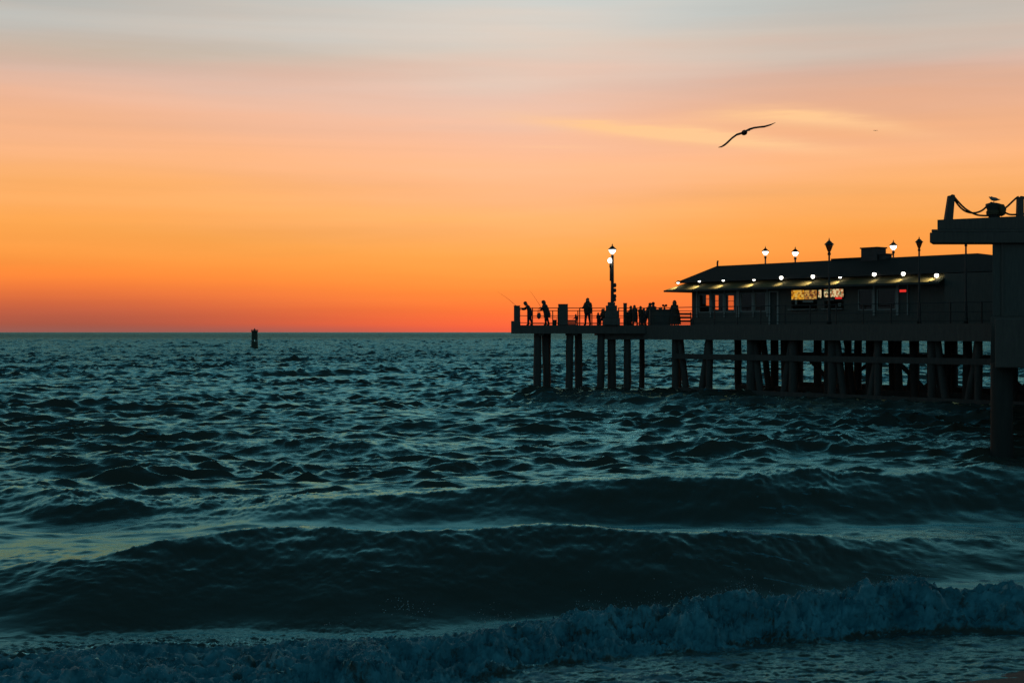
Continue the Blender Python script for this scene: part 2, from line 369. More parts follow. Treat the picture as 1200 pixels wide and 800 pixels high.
    sH, ddH, AH, wH = swell([(500, 462, 0), (620, 461, .10), (700, 462, .34), (800, 464, .40), (900, 465, .42), (1000, 468, .42), (1100, 470, .42), (1250, 473, .42)], 7, [(0, 3), (1200, 3.2)], jy=.6)  # swell added for its dark face, deepening the shade band below the pier
    h += sH
    # long-crested background swell further out
    for lam, amp, th, ph in ((21, .10, .12, 0.3), (15.3, .07, -.16, 1.9), (34, .12, .05, 2.2)):
        k = 2 * PI / lam; h += amp * sstep(38, 75, Y) * np.sin(k * (Y * math.cos(th) + X * math.sin(th)) + ph + .9 * samp(NT, X, Y, 190)) * (1 + .4 * samp(NT, X + 50, Y, 120))
    # broken bore (whitewater) running up the beach
    foot = interp(X, [(-9.5, 12.6), (-5.7, 14.2), (-2.5, 15.0), (0, 16.0), (2.2, 17.2), (4.4, 17.9), (6.5, 18.3), (9.5, 18.9)]) + jit * .10 + samp(NT2, X, Y, 2.7) * .05
    hb = interp(X, [(-9.5, .22), (-5.7, .28), (-3.6, .34), (-1.5, .42), (0, .52), (1.6, .60), (3.2, .58), (4.7, .64), (6.5, .62), (9.5, .5)])
    db = Y - foot
    run = interp(X, [(-9.5, 1.8), (-3, 1.9), (0, 1.5), (6.5, 1.1), (9.5, 1.0)])
    wig = samp(NS, X, Y, 5.1) * .20
    dbw = db + wig
    xe = X; ye = Y
    heap = np.zeros_like(X)
    for k_, (L_, a_) in enumerate(((4.2, .55), (2.1, .34), (1.1, .11))):      # rounded heaps of foam
        heap += a_ * (1 - np.minimum(np.sqrt(samp(NS, X * .9 + 3.7 * k_, Y, L_) ** 2 + .30), 1.5))
    cauli = heap
    hs_ = hb * sstep(0, 1.4, dbw)
    lobes = np.zeros_like(X)
    for k_, (L_, a_) in enumerate(((3.0, .50), (1.6, .34), (.95, .16))):
        nn = samp(NS, X + 5.1 * k_, (Y + hs_ * 1.6) * 1.25, L_); lobes += a_ * (1 - np.minimum(np.sqrt(nn ** 2 + .30) * .9, 1.5))
    bore = sstep(-.1, 1.35, dbw) * (1 - sstep(run * .45 + .5, run + 1.6, db))
    th = np.zeros_like(X)
    for x0, y0, a, r in ((5.3, 18.95, .24, .17), (5.55, 19.0, .10, .3), (1.0, 17.55, .10, .25), (1.9, 17.8, .08, .2), (-.25, 17.1, .06, .2), (3.1, 18.3, .05, .3)):
        th += a * np.exp(-((X - x0) ** 2 + (Y - y0) ** 2) / r ** 2)
    h += bore * (hb * (.58 + .42 * cauli + .16 * samp(NS, X, Y * .3, 9.0)) + th * (.8 + .3 * np.abs(jit2)))
    sy -= bore * .16 * (heap - .2) * (1 - sstep(.9, 1.8, db))
    fine = np.abs(samp(NT, X * 1.1, Y + h, 1.3)); h += sstep(.02, .3, bore) * (.15 * lobes - .04) * (1 - sstep(run + .6, run + 1.6, db))
    wide = interp(X, [(-9.5, 5.2), (-5, 5.4), (-2, 4.6), (1, 3.2), (4, 2.6), (9, 2.6)])
    churn = sstep(0, .5, db) * (1 - sstep(wide * .35, wide, db))
    h += churn * (1 - bore) * (.015 + .06 * cauli + .018 * samp(NT2, xe, ye, 2.6))
    foam = np.maximum(foam, sstep(0, .22, bore) * (.86 + .16 * samp(NT, X, Y, 6.0) + .25 * (heap - .4)))
    foam = np.maximum(foam, churn * (.62 + .34 * samp(NT2, xe, ye, 4.1) + .18 * samp(NT2, xe, ye, 1.1)))
    trail = sstep(.5, 1.9, samp(NT, X * .22 + Y * .30, Y * 1.5, 3.4)) * sstep(17.5, 19.5, Y) * (1 - sstep(27, 38, Y)) * (.25 + .5 * sstep(1.0, 4.5, X))
    foam = np.maximum(foam, trail * .8)
    # swash sheet in front of the bore
    sw = 1 - sstep(-.25, .12, db)
    h = h * (1 - sw * .88) + sw * (.03 + .008 * samp(NT, X * .6, Y, 2.7))
    sx *= 1 - sw * .9; sy *= 1 - sw * .9
    lace = samp(NT2, X * .55, Y, 2.2)
    sw2 = 1 - sstep(-.1, .55, db)
    foam = np.maximum(foam, sw2 * (.52 - .24 * sstep(0, 4, X) + .20 * samp(NT, X * .4, Y, 2.2) + .12 * lace))
    # thin foam along breaking crests, drawn-out foam behind them
    for dd, A, a0, s in ((ddA, AA, .35, 1.0), (ddB, AB, .30, .8)):
        ln = np.exp(-((dd - .10) / .12) ** 2) * np.clip(A / .5, 0, 1) * sstep(-.1, .9, samp(NT, X, Y, 9.0) + .3) 
        foam = np.maximum(foam, ln * s * .8)
        tr = np.exp(-((dd - 1.0) / 1.1) ** 2) * sstep(.1, 1.5, samp(NT2, X * .35, Y, 3.0))
        foam = np.maximum(foam, tr * .30)
    patch = sstep(1.3, 2.6, samp(NT2, X * .3, Y, 23.0)) * .3 * (Y < 60)
    foam = np.maximum(foam, patch)
    # whitecaps out at sea: few, on the sharpest crests
    cap = sstep(.36, .55, h - sA - sB - sC) * (Y > 35) * .35
    foam = np.maximum(foam, cap)
    h *= 1 + 1.6 * sstep(200, 1500, Y)
    V = np.stack([X + sx, Y + sy, h], -1).reshape(-1, 3).astype(np.float32)
    nr = len(d)
    idx = np.arange(nr * nc).reshape(nr, nc)
    q = np.stack([idx[:-1, :-1], idx[:-1, 1:], idx[1:, 1:], idx[1:, :-1]], -1).reshape(-1, 4)
    me = bpy.data.meshes.new('sea'); me.vertices.add(len(V)); me.vertices.foreach_set('co', V.ravel())
    me.loops.add(q.size); me.loops.foreach_set('vertex_index', q.ravel().astype(np.int32))
    me.polygons.add(len(q)); me.polygons.foreach_set('loop_start', (np.arange(len(q)) * 4).astype(np.int32))
    me.polygons.foreach_set('loop_total', np.full(len(q), 4, np.int32))
    me.polygons.foreach_set('use_smooth', np.ones(len(q), bool))
    me.update(calc_edges=True)
    at = me.attributes.new('foam', 'FLOAT', 'POINT'); at.data.foreach_set('value', np.clip(foam, 0, 1.5).ravel().astype(np.float32))
    chop = (.10 + .22 * sstep(24, 50, Y) + .60 * sstep(50, 260, Y) + .9 * sstep(300, 1500, Y)) * (calm * .8 + .2)
    at = me.attributes.new('chop', 'FLOAT', 'POINT'); at.data.foreach_set('value', chop.ravel().astype(np.float32))
    # shader
    m = bpy.data.materials.new('sea_water'); nt = nodes(m); L_ = nt.links.new
    geo = N(nt, 'ShaderNodeNewGeometry'); fa = N(nt, 'ShaderNodeAttribute', attribute_name='foam')
    mp = N(nt, 'ShaderNodeMapping'); mp.inputs['Scale'].default_value = (.6, 1, 1); L_(geo.outputs['Position'], mp.inputs[0])
    n1 = N(nt, 'ShaderNodeTexNoise'); n1.inputs['Scale'].default_value = 5.5; n1.inputs['Detail'].default_value = 6; n1.inputs['Roughness'].default_value = .62; L_(mp.outputs[0], n1.inputs['Vector'])
    n0 = N(nt, 'ShaderNodeTexNoise'); n0.inputs['Scale'].default_value = .9; n0.inputs['Detail'].default_value = 4; n0.inputs['Roughness'].default_value = .6; L_(mp.outputs[0], n0.inputs['Vector'])
    ca = N(nt, 'ShaderNodeAttribute', attribute_name='chop')
    b1 = N(nt, 'ShaderNodeBump'); b1.inputs['Distance'].default_value = .05; L_(n1.outputs[0], b1.inputs['Height']); L_(ca.outputs['Fac'], b1.inputs['Strength'])
    b0 = N(nt, 'ShaderNodeBump'); b0.inputs['Distance'].default_value = .45; L_(n0.outputs[0], b0.inputs['Height']); L_(b1.outputs[0], b0.inputs['Normal']); L_(ca.outputs['Fac'], b0.inputs['Strength'])
    body = N(nt, 'ShaderNodeBsdfDiffuse'); body.inputs['Color'].default_value = (.10, .085, .062, 1)
    gl = N(nt, 'ShaderNodeBsdfGlossy'); gl.inputs['Color'].default_value = (.29, .82, .93, 1)
    frn = N(nt, 'ShaderNodeFresnel'); frn.inputs[0].default_value = 1.333
    L_(math_(nt, 'MULTIPLY_ADD', ca.outputs['Fac'], .04, .21), gl.inputs['Roughness'])
    L_(b0.outputs[0], gl.inputs['Normal']); L_(b0.outputs[0], frn.inputs['Normal']); L_(b0.outputs[0], body.inputs['Normal'])
    p = N(nt, 'ShaderNodeMixShader'); msk = math_(nt, 'MULTIPLY_ADD', math_(nt, 'SUBTRACT', ca.outputs['Fac'], .5, clamp=True), -.42, 1.0)
    L_(math_(nt, 'MULTIPLY', frn.outputs[0], msk), p.inputs[0]); L_(body.outputs[0], p.inputs[1]); L_(gl.outputs[0], p.inputs[2])
    # foam
    nf = N(nt, 'ShaderNodeTexNoise'); nf.inputs['Scale'].default_value = 7; nf.inputs['Detail'].default_value = 8; nf.inputs['Roughness'].default_value = .7; L_(geo.outputs['Position'], nf.inputs['Vector'])
    fm = math_(nt, 'MULTIPLY', fa.outputs['Fac'], math_(nt, 'MULTIPLY_ADD', nf.outputs[0], 2.6, -.3))
    mr = N(nt, 'ShaderNodeMapRange', interpolation_type='SMOOTHSTEP'); L_(fm, mr.inputs[0]); mr.inputs[1].default_value = .28; mr.inputs[2].default_value = .80
    bf = N(nt, 'ShaderNodeBump'); bf.inputs['Strength'].default_value = .6; bf.inputs['Distance'].default_value = .04; L_(nf.outputs[0], bf.inputs['Height'])
    pf = N(nt, 'ShaderNodeBsdfPrincipled'); pf.inputs['Roughness'].default_value = .7; pf.inputs['Specular IOR Level'].default_value = .25
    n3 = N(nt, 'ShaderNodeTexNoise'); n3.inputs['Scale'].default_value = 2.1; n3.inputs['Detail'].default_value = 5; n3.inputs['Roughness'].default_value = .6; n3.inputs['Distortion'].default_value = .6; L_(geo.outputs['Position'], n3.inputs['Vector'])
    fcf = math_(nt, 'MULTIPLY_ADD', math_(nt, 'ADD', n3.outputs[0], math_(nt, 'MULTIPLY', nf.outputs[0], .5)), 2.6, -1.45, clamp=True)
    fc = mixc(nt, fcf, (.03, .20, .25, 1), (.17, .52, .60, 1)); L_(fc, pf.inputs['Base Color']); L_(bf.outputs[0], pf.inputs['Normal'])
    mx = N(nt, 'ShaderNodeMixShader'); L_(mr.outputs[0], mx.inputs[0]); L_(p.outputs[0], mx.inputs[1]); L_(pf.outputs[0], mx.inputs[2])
    o = N(nt, 'ShaderNodeOutputMaterial'); L_(mx.outputs[0], o.inputs[0])
    me.materials.append(m)
    ob = bpy.data.objects.new('sea', me); COL.objects.link(ob); struct(ob)
    fo = bpy.data.materials.new('spray_foam'); nt = nodes(fo)
    pf = N(nt, 'ShaderNodeBsdfPrincipled'); pf.inputs['Base Color'].default_value = (.5, .7, .75, 1); pf.inputs['Roughness'].default_value = .5
    o = N(nt, 'ShaderNodeOutputMaterial'); nt.links.new(pf.outputs[0], o.inputs[0]); M['spray'] = fo
    # droplets thrown up along the bore
    iy, ix = np.nonzero((bore > .8) & (db < 1.6) & (X > -3) & (X < 7.2))
    bm = bmesh.new(); k = 0
    top = (bore > .8) & (db > .3) & (db < 2.0) & (X > -5.5) & (X < 7.4) & (heap > np.quantile(heap[bore > .8], .60))
    iy, ix = np.nonzero(top)
    peaks = [(5.3, .22), (1.0, .3), (1.9, .3), (-.2, .3), (3.1, .4), (-2.0, .3)]
    def drop(c, rad):
        a = [bm.verts.new((c[0] + rad * dx, c[1] + rad * dy, c[2] + rad * dz)) for dx, dy, dz in ((1, 0, 0), (-1, 0, 0), (0, 1, 0), (0, -1, 0), (0, 0, 1.3), (0, 0, -1.3))]
        for f in ((0, 2, 4), (2, 1, 4), (1, 3, 4), (3, 0, 4), (2, 0, 5), (1, 2, 5), (3, 1, 5), (0, 3, 5)): bm.faces.new([a[q_] for q_ in f])
    for _ in range(3600):
        j = random.randrange(len(iy)); v = V[iy[j] * nc + ix[j]]
        boost = sum(math.exp(-((v[0] - x0) / r) ** 2) for x0, r in peaks)
        up = random.expovariate(1) * (.028 + .05 * boost)
        drop((float(v[0]) + random.gauss(0, .02), float(v[1]) + random.gauss(0, .03), float(v[2]) + up), random.uniform(.002, .0055))
    for _ in range(60):   # small splash left of centre
        g = bmesh.ops.create_icosphere(bm, subdivisions=1, radius=random.uniform(.003, .008))['verts']
        c = P(480 + random.gauss(0, 14), 712 + random.gauss(0, 7), 18.4)
        bmesh.ops.translate(bm, verts=g, vec=c)
    sp = obj('sea_spray', bm, M['spray'], smooth=True)
    tag(sp, 'fine droplets of spray thrown up along the broken wave', 'sea spray', kind='stuff')
build_sea()

# seabed and beach: one sheet to the horizon
def build_ground():
    ys = [-60, -20, 0, 6, 10, 13, 14.5, 15.5, 16, 16.5, 17, 18, 20, 25, 40, 80, 400, 24000]
    xs = [-14000, -400, -60, -20, -12, -9, -6, -3, 0, 2, 3, 4, 4.5, 5, 5.5, 6, 6.5, 7, 8, 9, 12, 20, 60, 400, 14000]
    bm = bmesh.new(); vs = []
    for y in ys:
        row = []
        for x in xs:
            shore = 15.50 + .48 * (max(min(x, 12), -14) - 4.5)
            d = shore - y
            z = .035 + (d * .085 if d > 0 else d * .12)
            z = max(z, -5); z = min(z, 3.2) if y > -30 else 3.4
            if 0 <= y <= 3: z = min(z, 2.2)
            row.append(bm.verts.new((x, y, z)))
        vs.append(row)
    for a, b in zip(vs, vs[1:]):
        for i in range(len(xs) - 1): bm.faces.new((a[i], a[i + 1], b[i + 1], b[i]))
    struct(obj('beach', bm, M['sand'], smooth=True))
build_ground()

# ------------------------------------------------------------------ main pier
DIR = Vector((.627, -.779)); NRM = Vector((.779, .627))      # along the pier towards the shore / away from us
B0 = Vector((8.9, 92.9)); ZT = 4.35
def Q(t, s, z=0):   # along / across the shore arm of the pier
    v = B0 + DIR * t + NRM * s; return Vector((v.x, v.y, z))
T_END = 42; WID = 13.0
poly = [(.2, 93), (8.9, 92.9)] + [(Q(T_END, 0).x, Q(T_END, 0).y), (Q(T_END, WID).x, Q(T_END, WID).y), (Q(0, WID).x - 1.0, 105), (1.1, 105)]
pier = thing('pier', 'long dark timber pier on many piles running out from the right over the sea', 'pier', (8.9, 92.9, 0))
def world_child(o, par):
    o.parent = par; o.matrix_parent_inverse = Matrix.Translation(-Vector(par.location)); return o
def wobj(name, bm, m, par, smooth=False):
    o = obj(name, bm, m, None, smooth); return world_child(o, par)
bm = bmesh.new(); prism(bm, poly, 4.12, ZT); wobj('deck', bm, M['wood'], pier)
def beam(bm, a, b, w, z0, z1):
    a = Vector(a[:2]); b = Vector(b[:2]); d = (b - a); L = d.length; ang = math.atan2(d.y, d.x)
    box(bm, 0, L, -w / 2, w / 2, z0, z1, Matrix.Translation((a.x, a.y, 0)) @ Matrix.Rotation(ang, 4, 'Z'))
# edge beams
bm = bmesh.new(); beam(bm, (-.05, 92.85), (8.7, 92.78), .3, 3.80, 4.30); wobj('edge_beam', bm, M['wood'], pier)
bm = bmesh.new(); beam(bm, (6.05, 93.3), (9.6, 93.2), .35, 3.42, 3.86); wobj('edge_beam', bm, M['wood'], pier)
bm = bmesh.new(); beam(bm, Q(-.2, -.12), Q(T_END, -.12), .3, 3.42, 4.30); wobj('edge_beam', bm, M['wood'], pier)
bm = bmesh.new(); beam(bm, Q(0, WID), Q(T_END, WID), .3, 3.42, 4.30); wobj('edge_beam', bm, M['wood'], pier)
bm = bmesh.new(); beam(bm, (1.0, 105.05), (Q(0, WID).x - 1, 105.05), .3, 3.80, 4.30); wobj('edge_beam', bm, M['wood'], pier)
# deck end step at the seaward corner
bm = bmesh.new(); box(bm, -.06, .55, 92.68, 93.6, 3.82, 4.62, bev=.02); wobj('kerb_block', bm, M['conc'], pier)
# piles
def pile(a, b, r, par=pier, m=None, name='pile'):
    bm = bmesh.new(); a = Vector(a); b = Vector(b); pts = []; rs = []
    n = 7
    for i in range(n):
        t = i / (n - 1); p = a.lerp(b, t) + Vector((random.gauss(0, .012), random.gauss(0, .012), 0))
        pts.append(p); rs.append(r * (1 + .06 * (1 - t)) * random.uniform(.96, 1.04))
    # growth of mussels around the tide line
    ring_tube(bm, pts, rs, n=10)
    o = wobj(name, bm, m or M['wet'], par, True)
    return o
def mussels(x, y, r, par):
    bm = bmesh.new(); pts = []; rs = []
    for i in range(7):
        pts.append((x, y, -.7 + i * .25)); rs.append(r * random.uniform(1.10, 1.28) if i < 6 else r * 1.02)
    ring_tube(bm, pts, rs, n=10); return obj('mussel_growth', bm, M['wet'], par, True)
PILES = []
# seaward platform, piles in pairs: (px top, px foot, half width px, D)
for pt, pf, w, D in ((630, 629.5, 4.4, 93.3), (639.3, 643, 4.4, 93.9), (668, 665.5, 4.3, 93.2), (677.6, 679.3, 4.3, 94.0), (705, 702.5, 4.3, 93.2), (716.5, 718, 4.8, 93.8),
                     (735.3, 735, 4.1, 93.6), (752.5, 752, 3.1, 97.0), (794.3, 795.5, 3.5, 97)):
    ztop = 3.85
    pile((PX(pf, D), D, -3.5), (PX(pt, D), D, ztop), w / F * D); PILES.append(1)
for px, D in ((641.5, 103.5), (677.5, 103.5), (717, 103.6), (735.5, 103.4), (795, 103.5)):
    pile((PX(px, D), D, -3.5), (PX(px, D), D, 3.85), .24)
# cap beams of the platform
for x in (1.9, 4.1, 6.25, 8.0):
    bm = bmesh.new(); beam(bm, (x, 92.95), (x, 105), .34, 3.66, 4.118); wobj('cap_beam', bm, M['wood'], pier)
# shore arm: transverse bents
t = 2.2; kk = 0
while t < T_END - 1:
    offs = [.35, 6.3, 12.5] if t < 8 else ([.35, 3.6, 6.6, 9.8, 12.5] if t < 31 else [.35, 6.6])
    for j, s in enumerate(offs):
        bat = random.gauss(0, .04) + (.25 if (kk + j) % 3 == 0 and j else 0)
        tt = t + random.gauss(0, .08)
        a = Q(tt + bat, s, -3.5); b = Q(tt, s, 3.45)
        pile(a, b, random.uniform(.21, .27))
    # raking piles
    if kk % 2 == 0:
        pile(Q(t + 1.35, .5, -3.5), Q(t + .2, .5, 3.45), .21)
        pile(Q(t - 1.2, 8.6, -3.5), Q(t - .1, 8.5, 3.45), .21)
    else:
        pile(Q(t - 1.5, .5, -3.5), Q(t - .2, .5, 3.45), .21)
        pile(Q(t + .3, 6.4, -3.5), Q(t + .3, 5.0, 3.45), .20)
    bm = bmesh.new(); beam(bm, Q(t, -.1), Q(t, WID), .36, 3.44, 4.118); wobj('cap_beam', bm, M['wood'], pier)
    t += 3.35 if kk % 3 else 2.9; kk += 1
# horizontal braces
for s, z in ((.12, 2.36), (6.1, 2.30), (12.3, 2.34)):
    bm = bmesh.new(); beam(bm, Q(2.3, s), Q(T_END - 1, s), .16, z - .17, z + .17); wobj('brace', bm, M['wet'], pier)
for s, z in ((.10, .18), (6.1, .22), (12.3, .25)):  # beams added to make the dark band of reflected shade at the waterline
    bm = bmesh.new(); beam(bm, Q(2.3, s), Q(T_END - 1, s), .2, z - .55, z + .2); wobj('shade_beam', bm, M['wet'], pier)
for t0 in range(5):
    ta = 6 + t0 * 6.6; bm = bmesh.new(); beam_a = Q(ta, 12.2, .4); beam_b = Q(ta + 3.1, 12.2, 2.3); ring_tube(bm, [beam_a, beam_b], .13, n=6); wobj('brace', bm, M['wet'], pier)
    bm = bmesh.new(); ring_tube(bm, [Q(ta + 2.2, 6.1, 2.3), Q(ta + 4.6, 6.1, .3)], .14, n=6); wobj('brace', bm, M['wet'], pier)
# a sagging service pipe under the platform
bm = bmesh.new(); ring_tube(bm, [(PX(749, 99), 99, 1.62), (PX(795, 98), 98, 1.55), Q(8, 6, 1.5)], .05, n=6); wobj('pipe', bm, M['rail'], pier)

# ------------------------------------------------------------------ railings
def railing(a, b, label, n, group='pier railings', zs=(1.12, .62, .16), r=.03, mt='rail'):
    a = Vector(a); b = Vector(b)
    rt = thing('railing', label, 'railing', (a.x, a.y, ZT), 0, group)
    d = b - a
    for z in zs:
        bm = bmesh.new(); ring_tube(bm, [(0, 0, z), (d.x * .5, d.y * .5, z - .01), (d.x, d.y, z)], r if z > 1 else r * .8, n=6); obj('rail', bm, M[mt], rt)
    for i in range(n + 1):
        q = d * (i / n); bm = bmesh.new(); box(bm, q.x - .035, q.x + .035, q.y - .035, q.y + .035, 0, zs[0] + .03); obj('post', bm, M[mt], rt)
    return rt
ZR = ZT
railing((PX(609, 93.05), 93.05), (PX(654, 93.05), 93.05), 'thin steel railing at the seaward end of the pier, left of the second pillar', 3)
railing((PX(665, 93.05), 93.05), (PX(708, 93.05), 93.05), 'thin steel railing between the wide pillar and the tall lamp base', 3)
railing((PX(725, 93.05), 93.05), (PX(760, 93.05), 93.05), 'thin steel railing just right of the tall lamp base', 4)
railing((1.15, 104.9), (Q(0, WID).x - 1.2, 104.9), 'far railing on the seaward side of the pier platform behind the people', 9)
railing(Q(0.2, .05).xy, Q(T_END - .5, .05).xy, 'long railing along the near edge of the deck in front of the restaurant', 22, mt='iron')
railing(Q(0.2, WID - .2).xy, Q(T_END - .5, WID - .2).xy, 'long railing along the far edge of the deck behind the restaurant', 22)

def pillar(px0, px1, pytop, D, label, name='pillar', m='conc'):
    x0, x1 = PX(px0, D), PX(px1, D); z1 = CZ + (HOR - pytop) / F * D - ZT; w = x1 - x0
    t = thing(name, label, 'pillar', ((x0 + x1) / 2, D, ZT))
    bm = bmesh.new(); box(bm, -w / 2, w / 2, -w / 2, w / 2, 0, z1 - .06, bev=.02); obj('shaft', bm, M[m], t)
    bm = bmesh.new(); box(bm, -w / 2 - .02, w / 2 + .02, -w / 2 - .02, w / 2 + .02, z1 - .06, z1, bev=.015); obj('cap', bm, M[m], t)
    return t
pillar(602.2, 609.3, 358, 93.2, 'stout square pillar at the outermost left corner of the pier')
pillar(654.3, 665.3, 356.2, 93.2, 'widest square pillar on the pier railing, right of the two anglers')
pillar(730.6, 734.6, 355, 93.2, 'slim square pillar right of the tall lamp base')

# ------------------------------------------------------------------ lamps
def lamp_head(par, z, s, lit, big=1.0):
    """tapered lantern with a pagoda cap"""
    glassm = M['lamp_glass'] if lit else M['smoked']
    bm = bmesh.new(); lathe(bm, [(.07 * s, z), (.11 * s, z + .05 * s), (.09 * s, z + .17 * s), (.05 * s, z + .22 * s)], n=8); obj('lamp_neck', bm, M['iron'], par, True)
    bm = bmesh.new(); lathe(bm, [(.075 * s, z + .22 * s), (.12 * s, z + .30 * s), (.24 * s, z + .62 * s), (.245 * s, z + .66 * s)] if not lit else
                            [(.07 * s, z + .28 * s), (.14 * s, z + .34 * s), (.21 * s, z + .45 * s), (.245 * s, z + .56 * s)], n=8)
    g = obj('lamp_glass', bm, glassm, par, True)
    bm = bmesh.new()
    zz = z + (.66 if not lit else .56) * s
    lathe(bm, [(.25 * s, zz - .012), (.31 * s, zz), (.30 * s, zz + .03 * s), (.19 * s, zz + .13 * s), (.11 * s, zz + .22 * s), (.06 * s, zz + .25 * s), (.035 * s, zz + .27 * s), (.05 * s, zz + .32 * s), (.015 * s, zz + .38 * s), (.006 * s, zz + .46 * s)], n=8)
    obj('lamp_cap', bm, M['iron'], par)
    if not lit:
        for k in range(4):
            a = PI / 4 + k * PI / 2
            bm = bmesh.new(); ring_tube(bm, [(.08 * s * math.cos(a), .08 * s * math.sin(a), z + .22 * s), (.255 * s * math.cos(a), .255 * s * math.sin(a), z + .66 * s)], .014 * s, n=4); obj('lamp_rib', bm, M['iron'], par)
def street_lamp(x, y, ztop, s, lit, label, pole_r=.075, group='lantern lamps along the pier'):
    t = thing('street_lamp', label, 'street lamp', (x, y, ZT), 0, group)
    hh = (1.12 if not lit else 1.02) * s
    zb = ztop - ZT - hh
    bm = bmesh.new(); lathe(bm, [(pole_r * 2.0, 0), (pole_r * 2.0, .25), (pole_r * 1.5, .32), (pole_r * 1.4, .9), (pole_r * 1.05, 1.0), (pole_r * .9, zb * .7), (pole_r * .8, zb)], n=10); obj('pole', bm, M['iron'], t, True)
    lamp_head(t, zb, s, lit)
    if lit:
        li = bpy.data.lights.new('lamp_light', 'POINT'); li.energy = 40; li.color = (1, .85, .6); li.shadow_soft_size = .2
        lo = bpy.data.objects.new('lamp_light', li); COL.objects.link(lo); lo.parent = t; lo.location = (0, 0, zb + .42 * s)
    return t
Z_ = lambda py, D: CZ + (HOR - py) / F * D
# tall lamp on the platform
D = 93.0
tl = street_lamp(PX(718, D), D + .3, Z_(284.5, D), .94, True, 'tall lit lantern lamp with a second lit globe, among people on the pier end', .115)
bm = bmesh.new(); ball(bm, (-.16, -.02, Z_(305, D) - ZT), .14, (1, 1, 1.25)); obj('globe', bm, M['lamp_glass'], tl, True)
bm = bmesh.new(); ring_tube(bm, [(-.13, 0, Z_(313, D) - ZT), (-.15, 0, Z_(308, D) - ZT)], [.07, .045], n=8); obj('globe_holder', bm, M['iron'], tl, True)
bm = bmesh.new(); ring_tube(bm, [(-.12, 0, 2.9), (-.12, 0, Z_(312, D) - ZT)], .055, n=6); obj('conduit', bm, M['iron'], tl, True)
for zz, r in ((Z_(334, D), .13), (Z_(340, D), .12), (Z_(347, D), .13), (Z_(351, D), .11)):
    bm = bmesh.new(); ball(bm, (.17, 0, zz - ZT), r, (.8, .7, 1.2)); obj('flower_basket', bm, M['canvas'], tl, True)
# stepped lamp base
ped = thing('lamp_pedestal', 'stepped pedestal around the foot of the tall lit lamp', 'pedestal', (PX(716.5, 93), 93.0, ZT))
for i, (w, z0, z1) in enumerate(((1.05, 0, .45), (.86, .45, .95), (.70, .95, 1.28), (.46, 1.28, 1.5))):
    bm = bmesh.new(); box(bm, -w / 2, w / 2, -w / 2, w / 2, z0, z1, bev=.02); obj('step', bm, M['conc'], ped)
street_lamp(PX(897, 106), 106, Z_(288, 106), .92, True, 'lit lantern lamp seen over the restaurant roof, leftmost of the roofline lamps', .07)
street_lamp(PX(932, 102), 102, Z_(288.5, 102), .94, True, 'lit lantern lamp over the roof, between the leftmost lit one and a dark one', .07)
street_lamp(PX(1047, 92.5), 92.5, Z_(280.5, 92.5), .90, True, 'lit lantern lamp over the restaurant roof beside the chimneys', .065)
v = Q(14.4, .45); street_lamp(v.x, v.y, Z_(278, v.y), .93, False, 'tall unlit lantern lamp in front of the bright menu boards', .065)
v = Q(20.5, .45); street_lamp(v.x, v.y, Z_(276.5, v.y), .74, False, 'smaller unlit lantern lamp just right of the lit one by the chimneys', .06)
v = Q(23.4, .45); street_lamp(v.x, v.y, Z_(270.5, v.y), .74, False, 'unlit lantern lamp whose head is hidden behind the overhanging platform', .06)

# ------------------------------------------------------------------ restaurant
AW0 = 1.5                                   # awning edge is 1.5 m in from the deck edge
LA = 21.1
rest = thing('restaurant', 'long low restaurant with floodlit awning on the pier', 'restaurant', Q(0, AW0, ZT))
rz = math.atan2(DIR.y, DIR.x)
rest.rotation_euler = (0, 0, rz)
# local frame: x along DIR, y across (away from the camera = +y), z up from the deck
W_IN = 1.1; X0 = 1.42; X1 = 27.5; DEP = 7.6; ZA0 = 2.2; ZA1 = 2.72; ZRG = 4.05
th_ = .16
def wall_with_holes(x0, x1, z0, z1, y0, y1, holes):
    """grid wall along x with rectangular openings (x0,x1,z0,z1)"""
    bm = bmesh.new()
    xs = sorted({x0, x1, *[h[0] for h in holes], *[h[1] for h in holes]})
    for a, b in zip(xs, xs[1:]):
        mid = (a + b) / 2; hs = sorted([(h[2], h[3]) for h in holes if h[0] < mid < h[1]])
        z = z0
        for ha, hb_ in hs:
            if ha > z: box(bm, a, b, y0, y1, z, ha)
            z = hb_
        if z < z1: box(bm, a, b, y0, y1, z, z1)
    bmesh.ops.remove_doubles(bm, verts=bm.verts[:], dist=1e-4)
    return bm
def loc_t(px, s):   # local x on a line at depth s (from the awning edge) seen at photo column px
    k = (px - 600) / F; o = B0 + NRM * (AW0 + s)
    return (k * o.y - o.x) / (DIR.x - k * DIR.y)
wins = []
for a, b in ((819, 832), (834, 848), (850, 862), (868, 882), (884, 898), (1006, 1023), (1028, 1050)):
    wins.append((loc_t(a, W_IN), loc_t(b, W_IN), .82, 2.02))
door = (loc_t(903, W_IN), loc_t(911, W_IN), .02, 2.0)
serv = [(loc_t(927, W_IN), loc_t(957.5, W_IN), .95, 1.42), (loc_t(966, W_IN), loc_t(989, W_IN), .95, 1.40)]
fbm = wall_with_holes(X0, X1, 0, ZA1 - .05, W_IN, W_IN + th_, wins + [door] + serv)
obj('wall', fbm, M['wall'], rest)
